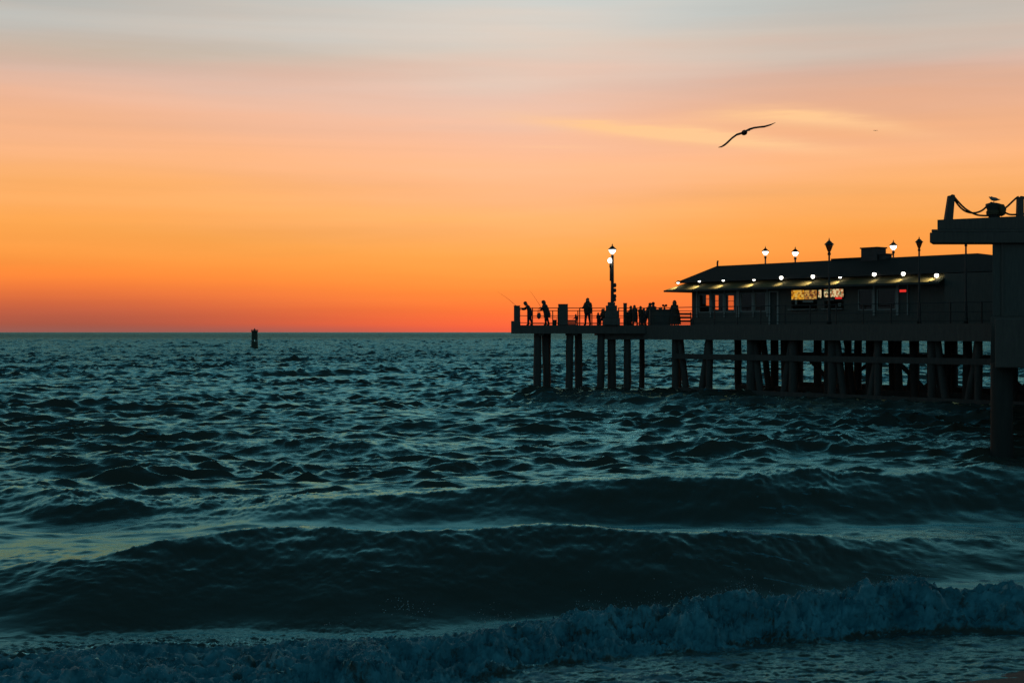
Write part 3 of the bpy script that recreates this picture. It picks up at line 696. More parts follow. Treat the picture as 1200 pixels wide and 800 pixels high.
# back wall with its own openings that let the sunset through
YB = W_IN + DEP
bh = []
def end_s(px):      # where the sight line through a window meets the seaward end wall
    lo_, hi_ = W_IN, YB
    for _ in range(40):
        m_ = (lo_ + hi_) / 2
        if loc_t(px, m_) > X0: lo_ = m_
        else: hi_ = m_
    return lo_
eh = []
for a, b, z0, z1 in ((825.5, 832.2, 1.30, 2.0), (836.3, 842.2, 1.05, 2.0), (845, 848.7, 1.5, 2.0), (851.5, 860, 1.05, 2.0)):
    if end_s(b) < YB - .3: eh.append((end_s(a), end_s(b), z0, z1))
    else: bh.append((max(loc_t(a, YB), X0 + .4), max(loc_t(b, YB), X0 + .9), z0, z1))
for a, b, z0, z1 in ((871, 877, 1.62, 1.78), (885.5, 889, 1.35, 1.95)):
    bh.append((max(loc_t(a, YB), X0 + .4), max(loc_t(b, YB), X0 + .9), z0, z1))
obj('wall', wall_with_holes(X0, X1, 0, ZA1 - .05, YB - th_, YB, bh), M['wall'], rest)
em = wall_with_holes(W_IN + th_, YB - th_, 0, ZA1 - .05, -X0 - th_, -X0, eh); bmesh.ops.transform(em, matrix=Matrix.Rotation(PI / 2, 4, 'Z'), verts=em.verts[:]); obj('wall', em, M['wall'], rest)
for (a, b, z0, z1) in eh:
    bm = bmesh.new(); w = .035
    box(bm, X0 + .02, X0 + .09, a, a + w, z0, z1); box(bm, X0 + .02, X0 + .09, b - w, b, z0, z1); box(bm, X0 + .03, X0 + .08, a + w, b - w, z0 + .60 * (z1 - z0), z0 + .60 * (z1 - z0) + .03)
    fr = obj('window', bm, M['paint'], rest)
    bm = bmesh.new(); box(bm, X0 + .05, X0 + .058, a + w, b - w, z0, z1); obj('pane', bm, M['pane'], fr)
for xx in (X1 - th_,):
    bm = bmesh.new(); box(bm, xx, xx + th_, W_IN + th_, YB - th_, 0, ZA1 - .05); obj('wall', bm, M['wall'], rest)
bm = bmesh.new(); box(bm, X0 + th_, X1 - th_, W_IN + th_, YB - th_, ZA1 - .15, ZA1 - .06); obj('ceiling_panel', bm, M['wall'], rest)
bm = bmesh.new(); box(bm, X0 + th_, X1 - th_, W_IN + th_, YB - th_, .004, .03); obj('floor_boards', bm, M['wood'], rest)
# windows
for (a, b, z0, z1) in wins:
    bm = bmesh.new(); w = .05
    box(bm, a, a + w, W_IN - .03, W_IN + .08, z0, z1); box(bm, b - w, b, W_IN - .03, W_IN + .08, z0, z1)
    box(bm, a + w, b - w, W_IN - .02, W_IN + .07, z1 - w, z1); box(bm, a + w, b - w, W_IN - .02, W_IN + .07, z0, z0 + w)
    fr = obj('window', bm, M['trim'] if b - a < 3 else M['paint'], rest)
    bm = bmesh.new(); box(bm, a + w, b - w, W_IN + .02, W_IN + .03, z0 + w, z1 - w); obj('pane', bm, M['pane'], fr)
for (a, b, z0, z1) in bh:
    bm = bmesh.new(); w = .03
    box(bm, a, a + w, YB - .1, YB - .02, z0, z1); box(bm, b - w, b, YB - .1, YB - .02, z0, z1); box(bm, a + w, b - w, YB - .09, YB - .03, (z0 + z1) / 2 - .012, (z0 + z1) / 2 + .012)
    fr = obj('window', bm, M['paint'], rest)
    bm = bmesh.new(); box(bm, a + w, b - w, YB - .065, YB - .055, z0, z1); obj('pane', bm, M['pane'], fr)
# pilasters
for px, w in ((817, .09), (833, .07), (849, .07), (865, .26), (883, .07), (899.5, .10), (1024.5, .12), (1052, .16), (1064, .06)):
    x = loc_t(px, W_IN - .05); bm = bmesh.new(); box(bm, x - w / 2, x + w / 2, W_IN - .10, W_IN - .032, .5, ZA0 + .1); obj('pilaster', bm, M['trim'], rest)
# door
bm = bmesh.new(); a, b = door[0], door[1]
box(bm, a - .12, a, W_IN - .05, W_IN + .1, .02, 2.1); box(bm, b, b + .12, W_IN - .05, W_IN + .1, .02, 2.1); box(bm, a, b, W_IN - .05, W_IN + .1, 2.0, 2.1)
dr = obj('door', bm, M['trim'], rest)
bm = bmesh.new(); box(bm, a + .01, b - .01, W_IN + .02, W_IN + .07, .03, 1.99); obj('door_leaf', bm, M['paint'], dr)
bm = bmesh.new(); ring_tube(bm, [(b - .12, W_IN - .01, .95), (b - .12, W_IN - .01, 1.15)], .02, n=6); obj('handle', bm, M['rail'], dr)
# counters behind the serving windows
for a, b, z0, z1 in serv:
    bm = bmesh.new(); box(bm, a - .05, b + .05, W_IN - .25, W_IN - .02, z0 - .05, z0 - .01); obj('counter', bm, M['trim'], rest)
# awning: sloped skirt around the front and the seaward end
bm = bmesh.new()
AX1 = loc_t(1101, 0); RX0 = 0.0
inn = .95
o_lo = [(AX1, 0), (0, 0), (0, YB + W_IN)]; o_hi = [(AX1, inn), (inn, inn), (inn, YB + W_IN - inn)]
def skirt(o_lo, o_hi, z0, z1, tk=.10):
    bm = bmesh.new()
    lo = [bm.verts.new((x, y, z0)) for x, y in o_lo]; hi = [bm.verts.new((x, y, z1)) for x, y in o_hi]
    lo2 = [bm.verts.new((x, y, z0 - tk)) for x, y in o_lo]; hi2 = [bm.verts.new((x, y, z1 - tk)) for x, y in o_hi]
    for i in range(len(lo) - 1):
        bm.faces.new((lo[i], lo[i + 1], hi[i + 1], hi[i])); bm.faces.new((lo2[i], lo2[i + 1], hi2[i + 1], hi2[i])); bm.faces.new((lo[i], lo[i + 1], lo2[i + 1], lo2[i]))
    bm.faces.new((lo[0], hi[0], hi2[0], lo2[0])); bm.faces.new((lo[-1], hi[-1], hi2[-1], lo2[-1]))
    return bm
obj('awning', skirt(o_lo, o_hi, ZA0 + .10, ZA1 + .03, .07), M['awn'], rest)
bm = bmesh.new(); box(bm, AX1 - .0, .0, -.04, .0, 0, 0) if False else None
bm.free() if bm else None
bm = bmesh.new()
box(bm, -.03, AX1, -.06, -.003, ZA0 - .02, ZA0 + .10); box(bm, -.06, -.003, -.003, YB + W_IN, ZA0 - .02, ZA0 + .10)
obj('fascia_board', bm, M['paint'], rest)
# roof: low hip above the awning
yr = W_IN + DEP / 2 + .1
def rl(px, py, s):   # local x for a ridge point
    return loc_t(px, s)
ra = rl(840, 312, yr); rb = rl(1146, 298, yr)
bm = bmesh.new()
e = .45; lo = [(e, e), (X1 + .4, e), (X1 + .4, YB + W_IN - e), (e, YB + W_IN - e)]
ZE = ZA1 + .06 - .28 * 0
lov = [bm.verts.new((x, y, ZE if i in (0, 3) else ZE)) for i, (x, y) in enumerate(lo)]
r0 = bm.verts.new((ra, yr, ZRG)); r1 = bm.verts.new((rb, yr, ZRG))
bm.faces.new((lov[0], lov[1], r1, r0)); bm.faces.new((lov[1], lov[2], r1)); bm.faces.new((lov[2], lov[3], r0, r1)); bm.faces.new((lov[3], lov[0], r0)); bm.faces.new(lov[::-1])
roof = obj('roof', bm, M['roof'], rest)
bm = bmesh.new(); box(bm, AX1 + .01, X1 + .4, .45, W_IN, 0, ZA1 + .02); obj('store_wall', bm, M['wall'], rest)
def on_roof(px0, px1, py0, name, cap=True, dep=.9):
    s = yr - .2; a, b = loc_t(px0, s), loc_t(px1, s); D = Q(a, AW0 + s).y; z1 = Z_(py0, D) - ZT
    bm = bmesh.new(); box(bm, a, b, s - dep / 2, s + dep / 2, ZRG - .6, z1 - .08); c = obj(name, bm, M['tank'], roof)
    if cap:
        bm = bmesh.new(); box(bm, a - .07, b + .07, s - dep / 2 - .06, s + dep / 2 + .06, z1 - .08, z1, bev=.02); obj('cap', bm, M['tank'], c)
on_roof(1014.5, 1033, 290.5, 'chimney'); on_roof(1033.6, 1041.5, 297.5, 'vent_box', dep=.6)
on_roof(1092, 1095, 300.2, 'vent_box', False, .2); on_roof(1107, 1114, 299.2, 'vent_box', False, .4)
x = loc_t(840.8, yr); bm = bmesh.new(); ring_tube(bm, [(x, yr, ZRG - .1), (x, yr, ZRG + .22), (x + .04, yr, ZRG + .36)], .06, n=8); obj('vent_pipe', bm, M['tank'], roof)
# gutter line of junk on the far part of the roof
x0, x1 = loc_t(975, yr), loc_t(1012, yr)
bm = bmesh.new(); box(bm, x0, x1, yr - .1, yr + .1, ZRG - .1, ZRG + .10); obj('ridge_cap', bm, M['roof'], roof)
# flood lamps: (px, py, yaw of the beam)
for i, (px, py, pw, tw) in enumerate(((795, 331, 1.0, 0), (820, 329.3, 1.1, 0), (848, 328.3, 1.1, 0), (884, 327.6, 1.2, 0), (916, 325.3, .45, .25), (953, 324, 1.1, -.1), (985, 324.6, .9, 0), (1025, 321.3, .25, .4), (1059, 320.7, .75, .0), (1098, 322.6, 1.1, -.35))):
    s = .42; lx = loc_t(px, s); D = Q(lx, AW0 + s).y; lz = Z_(py, D) - ZT
    s2 = W_IN - .15
    facing = px in (916, 953, 1025, 1059, 1098)
    bm = bmesh.new(); ring_tube(bm, [(lx + .02, .95, lz + .02), (lx + .01, .7, lz + .13), (lx, s + .08, lz + .09)], .018, n=6)
    fl = obj('flood_lamp', bm, M['iron'], rest, True)
    bm = bmesh.new(); lathe(bm, [(.05, .10), (.13, .04), (.15, -.02), (.13, -.03)], n=10, o=(lx, s + (.06 if facing else 0), lz + (.10 if facing else .03))); obj('lamp_shade', bm, M['iron'], fl, True)
    bm = bmesh.new(); ball(bm, (lx, s - .03, lz), .125 if facing else .105, (1, .6, .95 if facing else .72)); obj('bulb', bm, M['flood'], fl, True)
    li = bpy.data.lights.new('flood_light', 'SPOT'); li.energy = 60 * pw; li.color = (1, .80, .42); li.spot_size = math.radians(74); li.spot_blend = .9; li.shadow_soft_size = .05
    lo = bpy.data.objects.new('flood_light', li); COL.objects.link(lo); lo.parent = rest; lo.location = (lx, s - .20, lz + .02)
    lo.rotation_euler = Vector((-.42 + tw, .12, -.55)).to_track_quat('-Z', 'Y').to_euler()
# lit menu boards above the serving windows
def sign(px0, px1, py0, py1, m, label, frame=True, s=W_IN - .12, grp=None, name='menu_board'):
    a, b = loc_t(px0, s), loc_t(px1, s); c = Q((a + b) / 2, AW0 + s); D = c.y
    z0, z1 = Z_(py1, D), Z_(py0, D)
    t = thing(name, label, 'sign', (c.x, c.y, z0), rz, grp); w = (b - a) / 2; h = z1 - z0
    bm = bmesh.new(); box(bm, -w, w, -.02, .0, 0, h); obj('sign_face', bm, m, t)
    bm = bmesh.new(); box(bm, -w - .03, w + .03, .001, .10, -.03, h + .03); obj('sign_box', bm, M['iron'], t)
    return t
sign(927.8, 942.2, 340, 350.8, M['board1'], 'glowing orange menu board with small dark rows, leftmost of the lit boards', grp='lit menu boards')
M['board1b'] = board('backlit_amber_board', (.42, .17, .03, 1), (.15, .05, .02, 1), (.60, .33, .07, 1), .8, 5.7, 6.5, 9)
sign(943.0, 957.2, 340, 350.6, M['board1b'], 'dimmer amber menu board directly right of the glowing orange one', grp='lit menu boards')
sign(959.2, 962.6, 339.5, 348.8, M['board2'], 'narrow cream lit board just left of the dark lamp pole', grp='lit menu boards')
sign(966, 988.4, 338.7, 348, M['board2'], 'cream lit menu board with red marks, right of the dark lamp pole', grp='lit menu boards')
sign(979, 986.6, 348.2, 350.2, M['red'], 'small red glowing strip sign under the cream menu board', name='neon_sign')
sign(1054.5, 1062.0, 339.4, 342.2, M['red'], 'red glowing sign at the right end of the restaurant front', name='neon_sign')
for px, py, w, h, nm in ((933, 353, 2, 7, 'a'), (947, 353, 12, 2.2, 'b'), (973, 351, 8, 1.2, 'c'), (984, 357, 3, 3.5, 'd')):
    s = W_IN - .1; a, b = loc_t(px - w / 2, s), loc_t(px + w / 2, s); c = Q((a + b) / 2, AW0 + s); 
    lab = {'a': 'tiny pale upright notice below the left end of the orange board', 'b': 'pale narrow horizontal notice below the amber board', 'c': 'thin pale strip notice below the cream board', 'd': 'small pale square notice low under the red strip sign'}[nm]
    t = thing('notice', lab, 'notice', (c.x, c.y, Z_(py + h / 2, c.y)), rz, 'pale notices under the menu boards'); w2 = (b - a) / 2; hh = h / F * c.y
    bm = bmesh.new(); box(bm, -w2, w2, -.02, 0, 0, hh); obj('sheet', bm, M['dim'], t)
    bm = bmesh.new(); box(bm, -w2 - .02, w2 + .02, .001, .04, -.02, hh + .02); obj('backing', bm, M['wall'], t)
# inside light of the serving area
for px in (942, 977):
    v = Q(loc_t(px, W_IN + 1.2), AW0 + W_IN + 1.0, ZT + 2.2)
    li = bpy.data.lights.new('kitchen_light', 'POINT'); li.energy = 3; li.color = (.8, 1, .95); li.shadow_soft_size = .1
    lo = bpy.data.objects.new('kitchen_light', li); COL.objects.link(lo); lo.location = v

# ------------------------------------------------------------------ upper platform and near wing on the right
DW = 66.0; KS = 66.55 / 46.55
wing = thing('viewing_platform', 'overhanging dark upper platform with layered edge jutting in from the right', 'platform', (PX(1090, DW), DW, 0))
def skew(bm):      # the wing lies at an angle, its end running back to the right
    for v in bm.verts: v.co.x += (v.co.y - DW) * .40
def wbox(px0, x1, y0, y1, py1, py0, name, m='conc', D=DW, bev=.03):
    bm = bmesh.new(); box(bm, PX(px0, D), x1, y0, y1, Z_(py1, D), Z_(py0, D), bev=bev); skew(bm); return wobj(name, bm, M[m], wing)
XR = 38.0
wbox(1089.6, XR, DW, DW + 1.3, 284.6, 272.4, 'platform_beam', 'wood')
wbox(1091.4, XR, DW + .08, DW + 1.2, 272.3, 268.6, 'platform_edge', 'wood')
# gently rising parapet
bm = bmesh.new(); D = DW + .2
xa, xb = PX(1096.6, D), XR
za, zb_, zc = Z_(268.5, D), Z_(257.6, D), Z_(257.6, D) + (xb - xa) * .045
vs = [bm.verts.new(p) for p in ((xa, D, za), (xb, D, za), (xb, D, zc), (xa, D, zb_), (xa, D + .95, za), (xb, D + .95, za), (xb, D + .95, zc), (xa, D + .95, zb_))]
for f in ((0, 1, 2, 3), (5, 4, 7, 6), (0, 4, 5, 1), (3, 2, 6, 7), (0, 3, 7, 4), (1, 5, 6, 2)): bm.faces.new([vs[i] for i in f])
skew(bm); wobj('parapet', bm, M['wood'], wing)
wbox(1162.6, XR, DW + .3, DW + 5.4, 371, 284.7, 'wall', 'wall')
wbox(1161.0, XR, DW - .1, DW + 6.6, 430, 371.1, 'edge_beam', 'wood')
bm = bmesh.new(); box(bm, PX(1166, 43.4), 30, 43.4, DW - .11, Z_(429, 45.5), Z_(374, 45.5), bev=.03)
for v in bm.verts: v.co.x += (v.co.y - 43.4) * .36
wobj('deck', bm, M['wood'], wing)
for j in range(6):      # cladding battens
    x = PX(1163, DW) + .5 + j * 1.6
    bm = bmesh.new(); box(bm, x, x + .1, DW + .24, DW + .297, Z_(370.5, DW), Z_(285, DW)); wobj('batten', bm, M['wood'], wing)
for px, r, D in ((1182, .34, 43.6), ):
    bm = bmesh.new(); ring_tube(bm, [(PX(px, D) + PX(600, D), D + .6, z) for z in (-3.5, -.4, .5, 1.5, Z_(428, D) + .05)], [r * 1.05, r * 1.06, r, r * .98, r], n=16); wobj('pile', bm, M['pile_shade'], wing, True)
for px, D in ((1290, 46.2), (1176, 60), (1290, 60)):
    bm = bmesh.new(); ring_tube(bm, [(PX(px, D), D, z) for z in (-3.5, -.4, 1.5, Z_(428, 46) + .05)], .34, n=14); wobj('pile', bm, M['wet'], wing, True)

# posts and ropes on top of the platform
zt = lambda px: Z_(257.6, DW + .2) + (PX(px, DW + .2) - xa) * .045
DP = DW + .55
def rope_post(pxb, pxt, wb, wt, pyt, label):
    x = PX(pxb, DP); t = thing('rope_post', label, 'post', (x, DP, zt(pxb) - .01), 0, 'posts that carry the rope barrier')
    h = Z_(pyt, DP) - zt(pxb); dx = PX(pxt, DP) - x; a, b = wb / F * DP / 2, wt / F * DP / 2
    bm = bmesh.new(); vs = []
    for z, c, r in ((0, 0, a), (h, dx, b)):
        for sx_, sy_ in ((-1, -1), (1, -1), (1, 1), (-1, 1)): vs.append(bm.verts.new((c + sx_ * r, sy_ * r, z)))
    for f in ((0, 1, 5, 4), (1, 2, 6, 5), (2, 3, 7, 6), (3, 0, 4, 7), (4, 5, 6, 7), (3, 2, 1, 0)): bm.faces.new([vs[i] for i in f])
    bmesh.ops.bevel(bm, geom=bm.edges[:], offset=.015, segments=1, affect='EDGES')
    obj('shaft', bm, M['wood'], t)
    bm = bmesh.new(); ring_tube(bm, [(dx - b * .3, -b * .2, h - .02), (dx + b * .2, -b * .3, h + .035), (dx + b * .9, -b * .2, h + .02), (dx + b * 1.15, -b * .1, h - .10)], .032, n=7); obj('rope_hitch', bm, M['rope'], t, True)
    return t
rope_post(1111.4, 1114.8, 8.8, 7.2, 229.2, 'leaning timber post at the seaward edge of the upper platform')
rope_post(1195.3, 1195.6, 7.4, 6.8, 231.0, 'upright timber post at the right edge beyond the perched gull')
def rope(pts, label, r=.045):
    P_ = [P(px, py, DP + dy) for px, py, dy in pts]
    # smooth with Catmull-Rom
    out = []
    for i in range(len(P_) - 1):
        p0, p1, p2, p3 = P_[max(i - 1, 0)], P_[i], P_[i + 1], P_[min(i + 2, len(P_) - 1)]
        for k in range(6):
            t = k / 6; out.append(.5 * ((2 * p1) + (p2 - p0) * t + (2 * p0 - 5 * p1 + 4 * p2 - p3) * t * t + (3 * p1 - p0 - 3 * p2 + p3) * t ** 3))
    out.append(P_[-1]); o = out[0].copy()
    bm = bmesh.new(); ring_tube(bm, [q - o for q in out], r, n=7)
    ob = obj('rope', bm, M['rope'], None, True); ob.location = o; return tag(ob, label, 'rope', 'ropes of the barrier on the upper platform')
rope([(1117.5, 229.8, -.1), (1124, 237.5, -.05), (1131, 244.3, 0), (1139, 249.3, 0), (1146, 252, .05), (1153, 252.7, .1), (1159, 252.7, .1)], 'slack rope from the leaning post dipping low to the foot of the bollard')
rope([(1118.0, 232.5, 0), (1122.5, 239.5, .05), (1129, 246, .1), (1136, 249, .1), (1144, 249.2, .1), (1151, 246.5, .1), (1156.3, 242, .1)], 'rope from the leaning post rising again to the top of the bollard')
rope([(1174, 247, .1), (1180.5, 242, .08), (1187, 235.8, .05), (1191.5, 231.8, 0), (1194, 230.6, -.05)], 'taut rope climbing from the bollard to the right-hand post')
rope([(1174, 246.5, .15), (1179, 249.6, .12), (1184, 251.4, .1), (1192, 251.4, .1), (1205, 250.5, .1), (1240, 249, 0)], 'low rope lying from the bollard past the foot of the right-hand post')
rope([(1197, 230.8, -.05), (1201, 232, 0), (1212, 241, 0), (1226, 247, 0), (1245, 246, 0), (1262, 238, 0)], 'rope leaving the right-hand post out of the picture')
# bollard with coiled rope
bo = thing('bollard', 'flared mooring bollard wound with rope, the gull perched on it', 'bollard', (PX(1164.5, DP), DP + .1, zt(1164) - .01))
pxm = (46.55) / F; bo.scale = (KS, KS, KS)
bm = bmesh.new(); lathe(bm, [(5.0 * pxm, 0), (5.2 * pxm, .14), (6.0 * pxm, .22), (8.0 * pxm, .38), (8.6 * pxm, .43), (8.2 * pxm, .47), (4.5 * pxm, .50), (2 * pxm, .50)], n=14); obj('post_body', bm, M['iron'], bo, True)
bm = bmesh.new(); pts = []
for k in range(70):
    a = k * .55; rr = (6.1 + .9 * math.sin(k * .09)) * pxm; pts.append((rr * math.cos(a), rr * math.sin(a), .10 + .0042 * k))
ring_tube(bm, pts, .03, n=6); obj('rope_coil', bm, M['rope'], bo, True)
bm = bmesh.new(); ring_tube(bm, [(5.5 * pxm, -.05, .40), (8.8 * pxm, -.08, .36), (10.2 * pxm, -.08, .26), (10.6 * pxm, -.05, .17), (8.5 * pxm, 0, .12), (6.8 * pxm, 0, .10), (6.4 * pxm, 0, .01)], [.08, .12, .13, .11, .08, .05, .045], n=8); obj('rope_tail', bm, M['rope'], bo, True)
bm = bmesh.new(); ball(bm, (-1.6 * pxm, 0, .50), .045, (1.3, 1, .8)); obj('cleat_bolt', bm, M['iron'], bo, True)

# ------------------------------------------------------------------ skin helper (people, birds)
def skin_mesh(verts, edges, radii, root=0, sub=2):
    me = bpy.data.meshes.new('tmp'); me.from_pydata([tuple(v) for v in verts], edges, [])
    ob = bpy.data.objects.new('tmp', me); COL.objects.link(ob)
    ob.modifiers.new('s', 'SKIN'); sm = ob.modifiers.new('u', 'SUBSURF'); sm.levels = sub; sm.render_levels = sub
    for i, r in enumerate(radii):
        sv = me.skin_vertices[0].data[i]; sv.radius = (r, r) if not hasattr(r, '__len__') else r
        sv.use_root = (i == root)
    dg = bpy.context.evaluated_depsgraph_get(); ev = ob.evaluated_get(dg); m2 = bpy.data.meshes.new_from_object(ev)
    bm = bmesh.new(); bm.from_mesh(m2)
    bpy.data.objects.remove(ob); bpy.data.meshes.remove(me); bpy.data.meshes.remove(m2)
    return bm

def hand(bm, w, d, up, s=1.0, curl=.6, side=1):
    """palm and five bent fingers growing from wrist w along d"""
    d = d.normalized(); sd = d.cross(up); sd = sd.normalized() if sd.length > 1e-3 else Vector((1, 0, 0)); n = sd.cross(d).normalized()
    ring_tube(bm, [w, w + d * .03 * s, w + d * .06 * s, w + d * .09 * s], [.024 * s, .036 * s, .040 * s, .034 * s], n=8, sq=.5, mi=2)
    for i, ln in enumerate((.070, .080, .074, .058)):
        o = w + d * .085 * s + sd * (.030 - .020 * i) * s * side
        p1 = o + d * ln * .45 * s; dd = (d * math.cos(curl) - n * math.sin(curl)); p2 = p1 + dd * ln * .33 * s
        d3 = (d * math.cos(curl * 2) - n * math.sin(curl * 2)); p3 = p2 + d3 * ln * .26 * s
        ring_tube(bm, [o, p1, p2, p3], [.0092 * s, .0085 * s, .0078 * s, .006 * s], n=6, mi=2)
    o = w + d * .03 * s + sd * .034 * s * side; p1 = o + (d * .6 + sd * side * .8).normalized() * .034 * s; p2 = p1 + (d * .9 + sd * side * .25 - n * .3).normalized() * .03 * s
    ring_tube(bm, [o, p1, p2], [.012 * s, .0105 * s, .008 * s], n=6, mi=2)

def person(loc, rz, label, H=1.75, lean=0.0, headtilt=0.0, arms=((.1, .1), (.1, .1)), stance=.12, stride=0.0, knees=0.0, coat='cloth1', seated=False,
           hood=False, longcoat=False, backpack=False, hairlen=0, group='people on the pier end', hat=False):
    """facing +y locally. arms: (forward angle, elbow bend) per side, lean: trunk bend forward (rad)"""
    s = H / 1.75
    t = thing('person', label, 'person', loc, rz, group)
    hip = Vector((0, 0, .93)); 
    if seated: hip = Vector((0, 0, .50))
    tr = Matrix.Rotation(-lean, 3, 'X')
    def T(v): return hip + tr @ Vector(v)
    vs = []; es = []; rs = []
    def add(p, r, par=None):
        kf = 1.6 if (r[0] if hasattr(r, '__len__') else r) > .03 else 1.25
        r = (r[0] * kf, r[1] * kf) if hasattr(r, '__len__') else r * kf
        vs.append(Vector(p) * s); rs.append((r * s, r * s) if not hasattr(r, '__len__') else (r[0] * s, r[1] * s))
        if par is not None: es.append((par, len(vs) - 1))
        return len(vs) - 1
    pel = add(hip, (.155, .12)); wa = add(T((0, 0, .16)), (.14, .115), pel); ch = add(T((0, 0, .33)), (.17, .13), wa); up = add(T((0, -.01, .45)), (.15, .105), ch)
    nk = add(T((0, .0, .54)), .058, up)
    ht = Matrix.Rotation(-lean - headtilt, 3, 'X'); nb = T((0, 0, .54))
    h1 = add(nb + ht @ Vector((0, .01, .075)), (.066, .075), nk); h2 = add(nb + ht @ Vector((0, .015, .155)), (.078, .095), h1); h3 = add(nb + ht @ Vector((0, .0, .225)), (.066, .078), h2)
    hands = []
    for k, sd in enumerate((-1, 1)):
        fw, eb = arms[k][:2]; out = arms[k][2] if len(arms[k]) > 2 else .12
        sh = T((sd * .19, -.01, .44)); a = add(sh, .062, up)
        base = 0.0
        d1 = Vector((sd * out, math.sin(fw), -math.cos(fw))).normalized(); el = sh + d1 * .29; b = add(el, .045, a)
        d2 = Vector((sd * out * .2, math.sin(fw + eb), -math.cos(fw + eb))).normalized(); wr = el + d2 * .24
        m = add(el.lerp(wr, .4), .042, b); c = add(wr, .027, m); hands.append((wr * s, d2, sd))
    feet = []
    for k, sd in enumerate((-1, 1)):
        st = stride * sd
        hp = hip + Vector((sd * .09, 0, -.05)); a = add(hp, .088, pel)
        if seated: kn = hip + Vector((sd * .12, .42, .0)); an = Vector((sd * .12, .44, .09))
        else:
            kn = Vector((sd * (.09 + stance * .3), st * .5 + knees * .5 + .03, .49)); an = Vector((sd * (.09 + stance * .6), st, .09))
        m1 = add(hp.lerp(kn, .5), .076, a); b = add(kn, .056, m1); m2 = add(kn.lerp(an, .38), .055, b); c = add(an, .038, m2)
        hl = add(an + Vector((0, -.03, -.045)), .038, c); ft = add(an + Vector((sd * .015, .09, -.055)), (.042, .032), hl); to = add(an + Vector((sd * .02, .16, -.062)), (.036, .024), ft)
    bm = skin_mesh(vs, es, rs, 0, 1)
    for f in bm.faces: f.smooth = True
    # colour regions: jacket 0, trousers 1, skin 2, shoes 3
    hz = (nb.z + .03) * s
    for f in bm.faces:
        c = f.calc_center_median(); mi = 0
        if c.z < .13 * s: mi = 3
        elif (not seated and c.z < .88 * s) or (seated and c.y > .05 * s and c.z < .62 * s): mi = 1
        if (c - (nb + ht @ Vector((0, .02, .15))) * s).length < .17 * s and c.z > hz: mi = 2
        for w, d2, sd in hands:
            if (c - w).length < .05 * s: mi = 2
        f.material_index = mi
    for w, d2, sd in hands: hand(bm, w, d2, Vector((0, 1, .2)), s, side=sd)
    # face: nose, brow, eyes, mouth, ears
    hc = (nb + ht @ Vector((0, .012, .145))) * s
    def H_(v): return hc + ht @ (Vector(v) * s)
    ring_tube(bm, [H_((0, .092, .03)), H_((0, .118, -.012)), H_((0, .10, -.022))], [.010 * s, .016 * s, .013 * s], n=6, mi=2)
    for sd in (-1, 1):
        ball(bm, H_((sd * .079, -.005, 0)), .026 * s, (.4, .7, 1), 1, 2); ball(bm, H_((sd * .03, .088, .028)), .012 * s, (1, .6, .8), 1, 3)
    ring_tube(bm, [H_((-.026, .090, -.052)), H_((0, .100, -.052)), H_((.026, .090, -.052))], [.005 * s, .008 * s, .005 * s], n=6, mi=2)
    body = obj('body', bm, [M[coat], M['jeans'], M['skin'], M['hair']], t, False)
    for p in body.data.polygons: p.use_smooth = True
    # hair
    bm = bmesh.new(); g = ball(bm, (0, 0, 0), .122 * s, (.90, 1.02, .95), 2)
    for v in g:
        if v.co.y > .02 * s and v.co.z < .035 * s: v.co *= .70
        if hairlen and v.co.y < 0 and v.co.z < 0: v.co.z *= 1 + hairlen; v.co.y *= 1.1
        v.co = hc + ht @ (v.co + Vector((0, -.014, .030)) * s)
    obj('hair', bm, M['hair'], t, True)
    if hat or hood:
        bm = bmesh.new(); g = ball(bm, (0, 0, 0), .145 * s, (.95, 1.05, 1.05), 2)
        for v in g:
            if v.co.y > .06 * s and v.co.z < .05 * s: v.co *= .72
            if hood and v.co.z < -.02 * s: v.co.x *= 1.35; v.co.z *= 1.6
            if hat and v.co.z < 0: v.co.z *= .25
            v.co = hc + ht @ (v.co + Vector((0, -.012, .04 if hat else .02)) * s)
        obj('hood' if hood else 'cap', bm, M[coat], t, True)
    if longcoat:
        bm = bmesh.new(); n = 16; prof = longcoat
        rings = []
        for z, rx, ry, oy in prof:
            rings.append([bm.verts.new((math.cos(2 * PI * k / n) * rx * s * (1 + .05 * math.sin(k * 3)), oy * s + math.sin(2 * PI * k / n) * ry * s, z * s)) for k in range(n)])
        for a, b in zip(rings, rings[1:]):
            for k in range(n): bm.faces.new((a[k], a[(k + 1) % n], b[(k + 1) % n], b[k]))
        bm.faces.new(rings[-1])
        obj('coat', bm, M[coat], t, True)
    if backpack:
        bm = bmesh.new(); g = box(bm, -.14 * s, .14 * s, -.30 * s, -.10 * s, .12 * s, .52 * s, bev=.04 * s)
        bm.transform(Matrix.Translation(hip * s) @ tr.to_4x4())
        obj('backpack', bm, M['canvas'], t)
    return t

def rod(p0, p1, label, r=.012):
    p0 = Vector(p0); d = Vector(p1) - p0
    t = thing('fishing_rod', label, 'fishing rod', p0, 0, 'fishing rods over the railing')
    pts = [d * k / 8 + Vector((0, 0, -.10 * math.sin(PI * k / 8) * -1)) * d.length * .25 for k in range(9)]
    bm = bmesh.new(); ring_tube(bm, pts, [r * (1 - .75 * k / 8) for k in range(9)], n=5); obj('blank', bm, M['rod'], t)
    bm = bmesh.new(); ring_tube(bm, [pts[0] - d.normalized() * .3, pts[0]], r * 1.6, n=6); obj('grip', bm, M['rope'], t)
    bm = bmesh.new(); lathe(bm, [(.02, -.03), (.035, -.02), (.035, .02), (.02, .03)], n=8, o=tuple(Vector((0, 0, -.05)))); obj('reel', bm, M['iron'], t)
    return t
DPp = 93.75
LEFT = PI / 2      # local +y turned to face world -x
def at_px(px, D=DPp): return (PX(px, D), D, ZT)
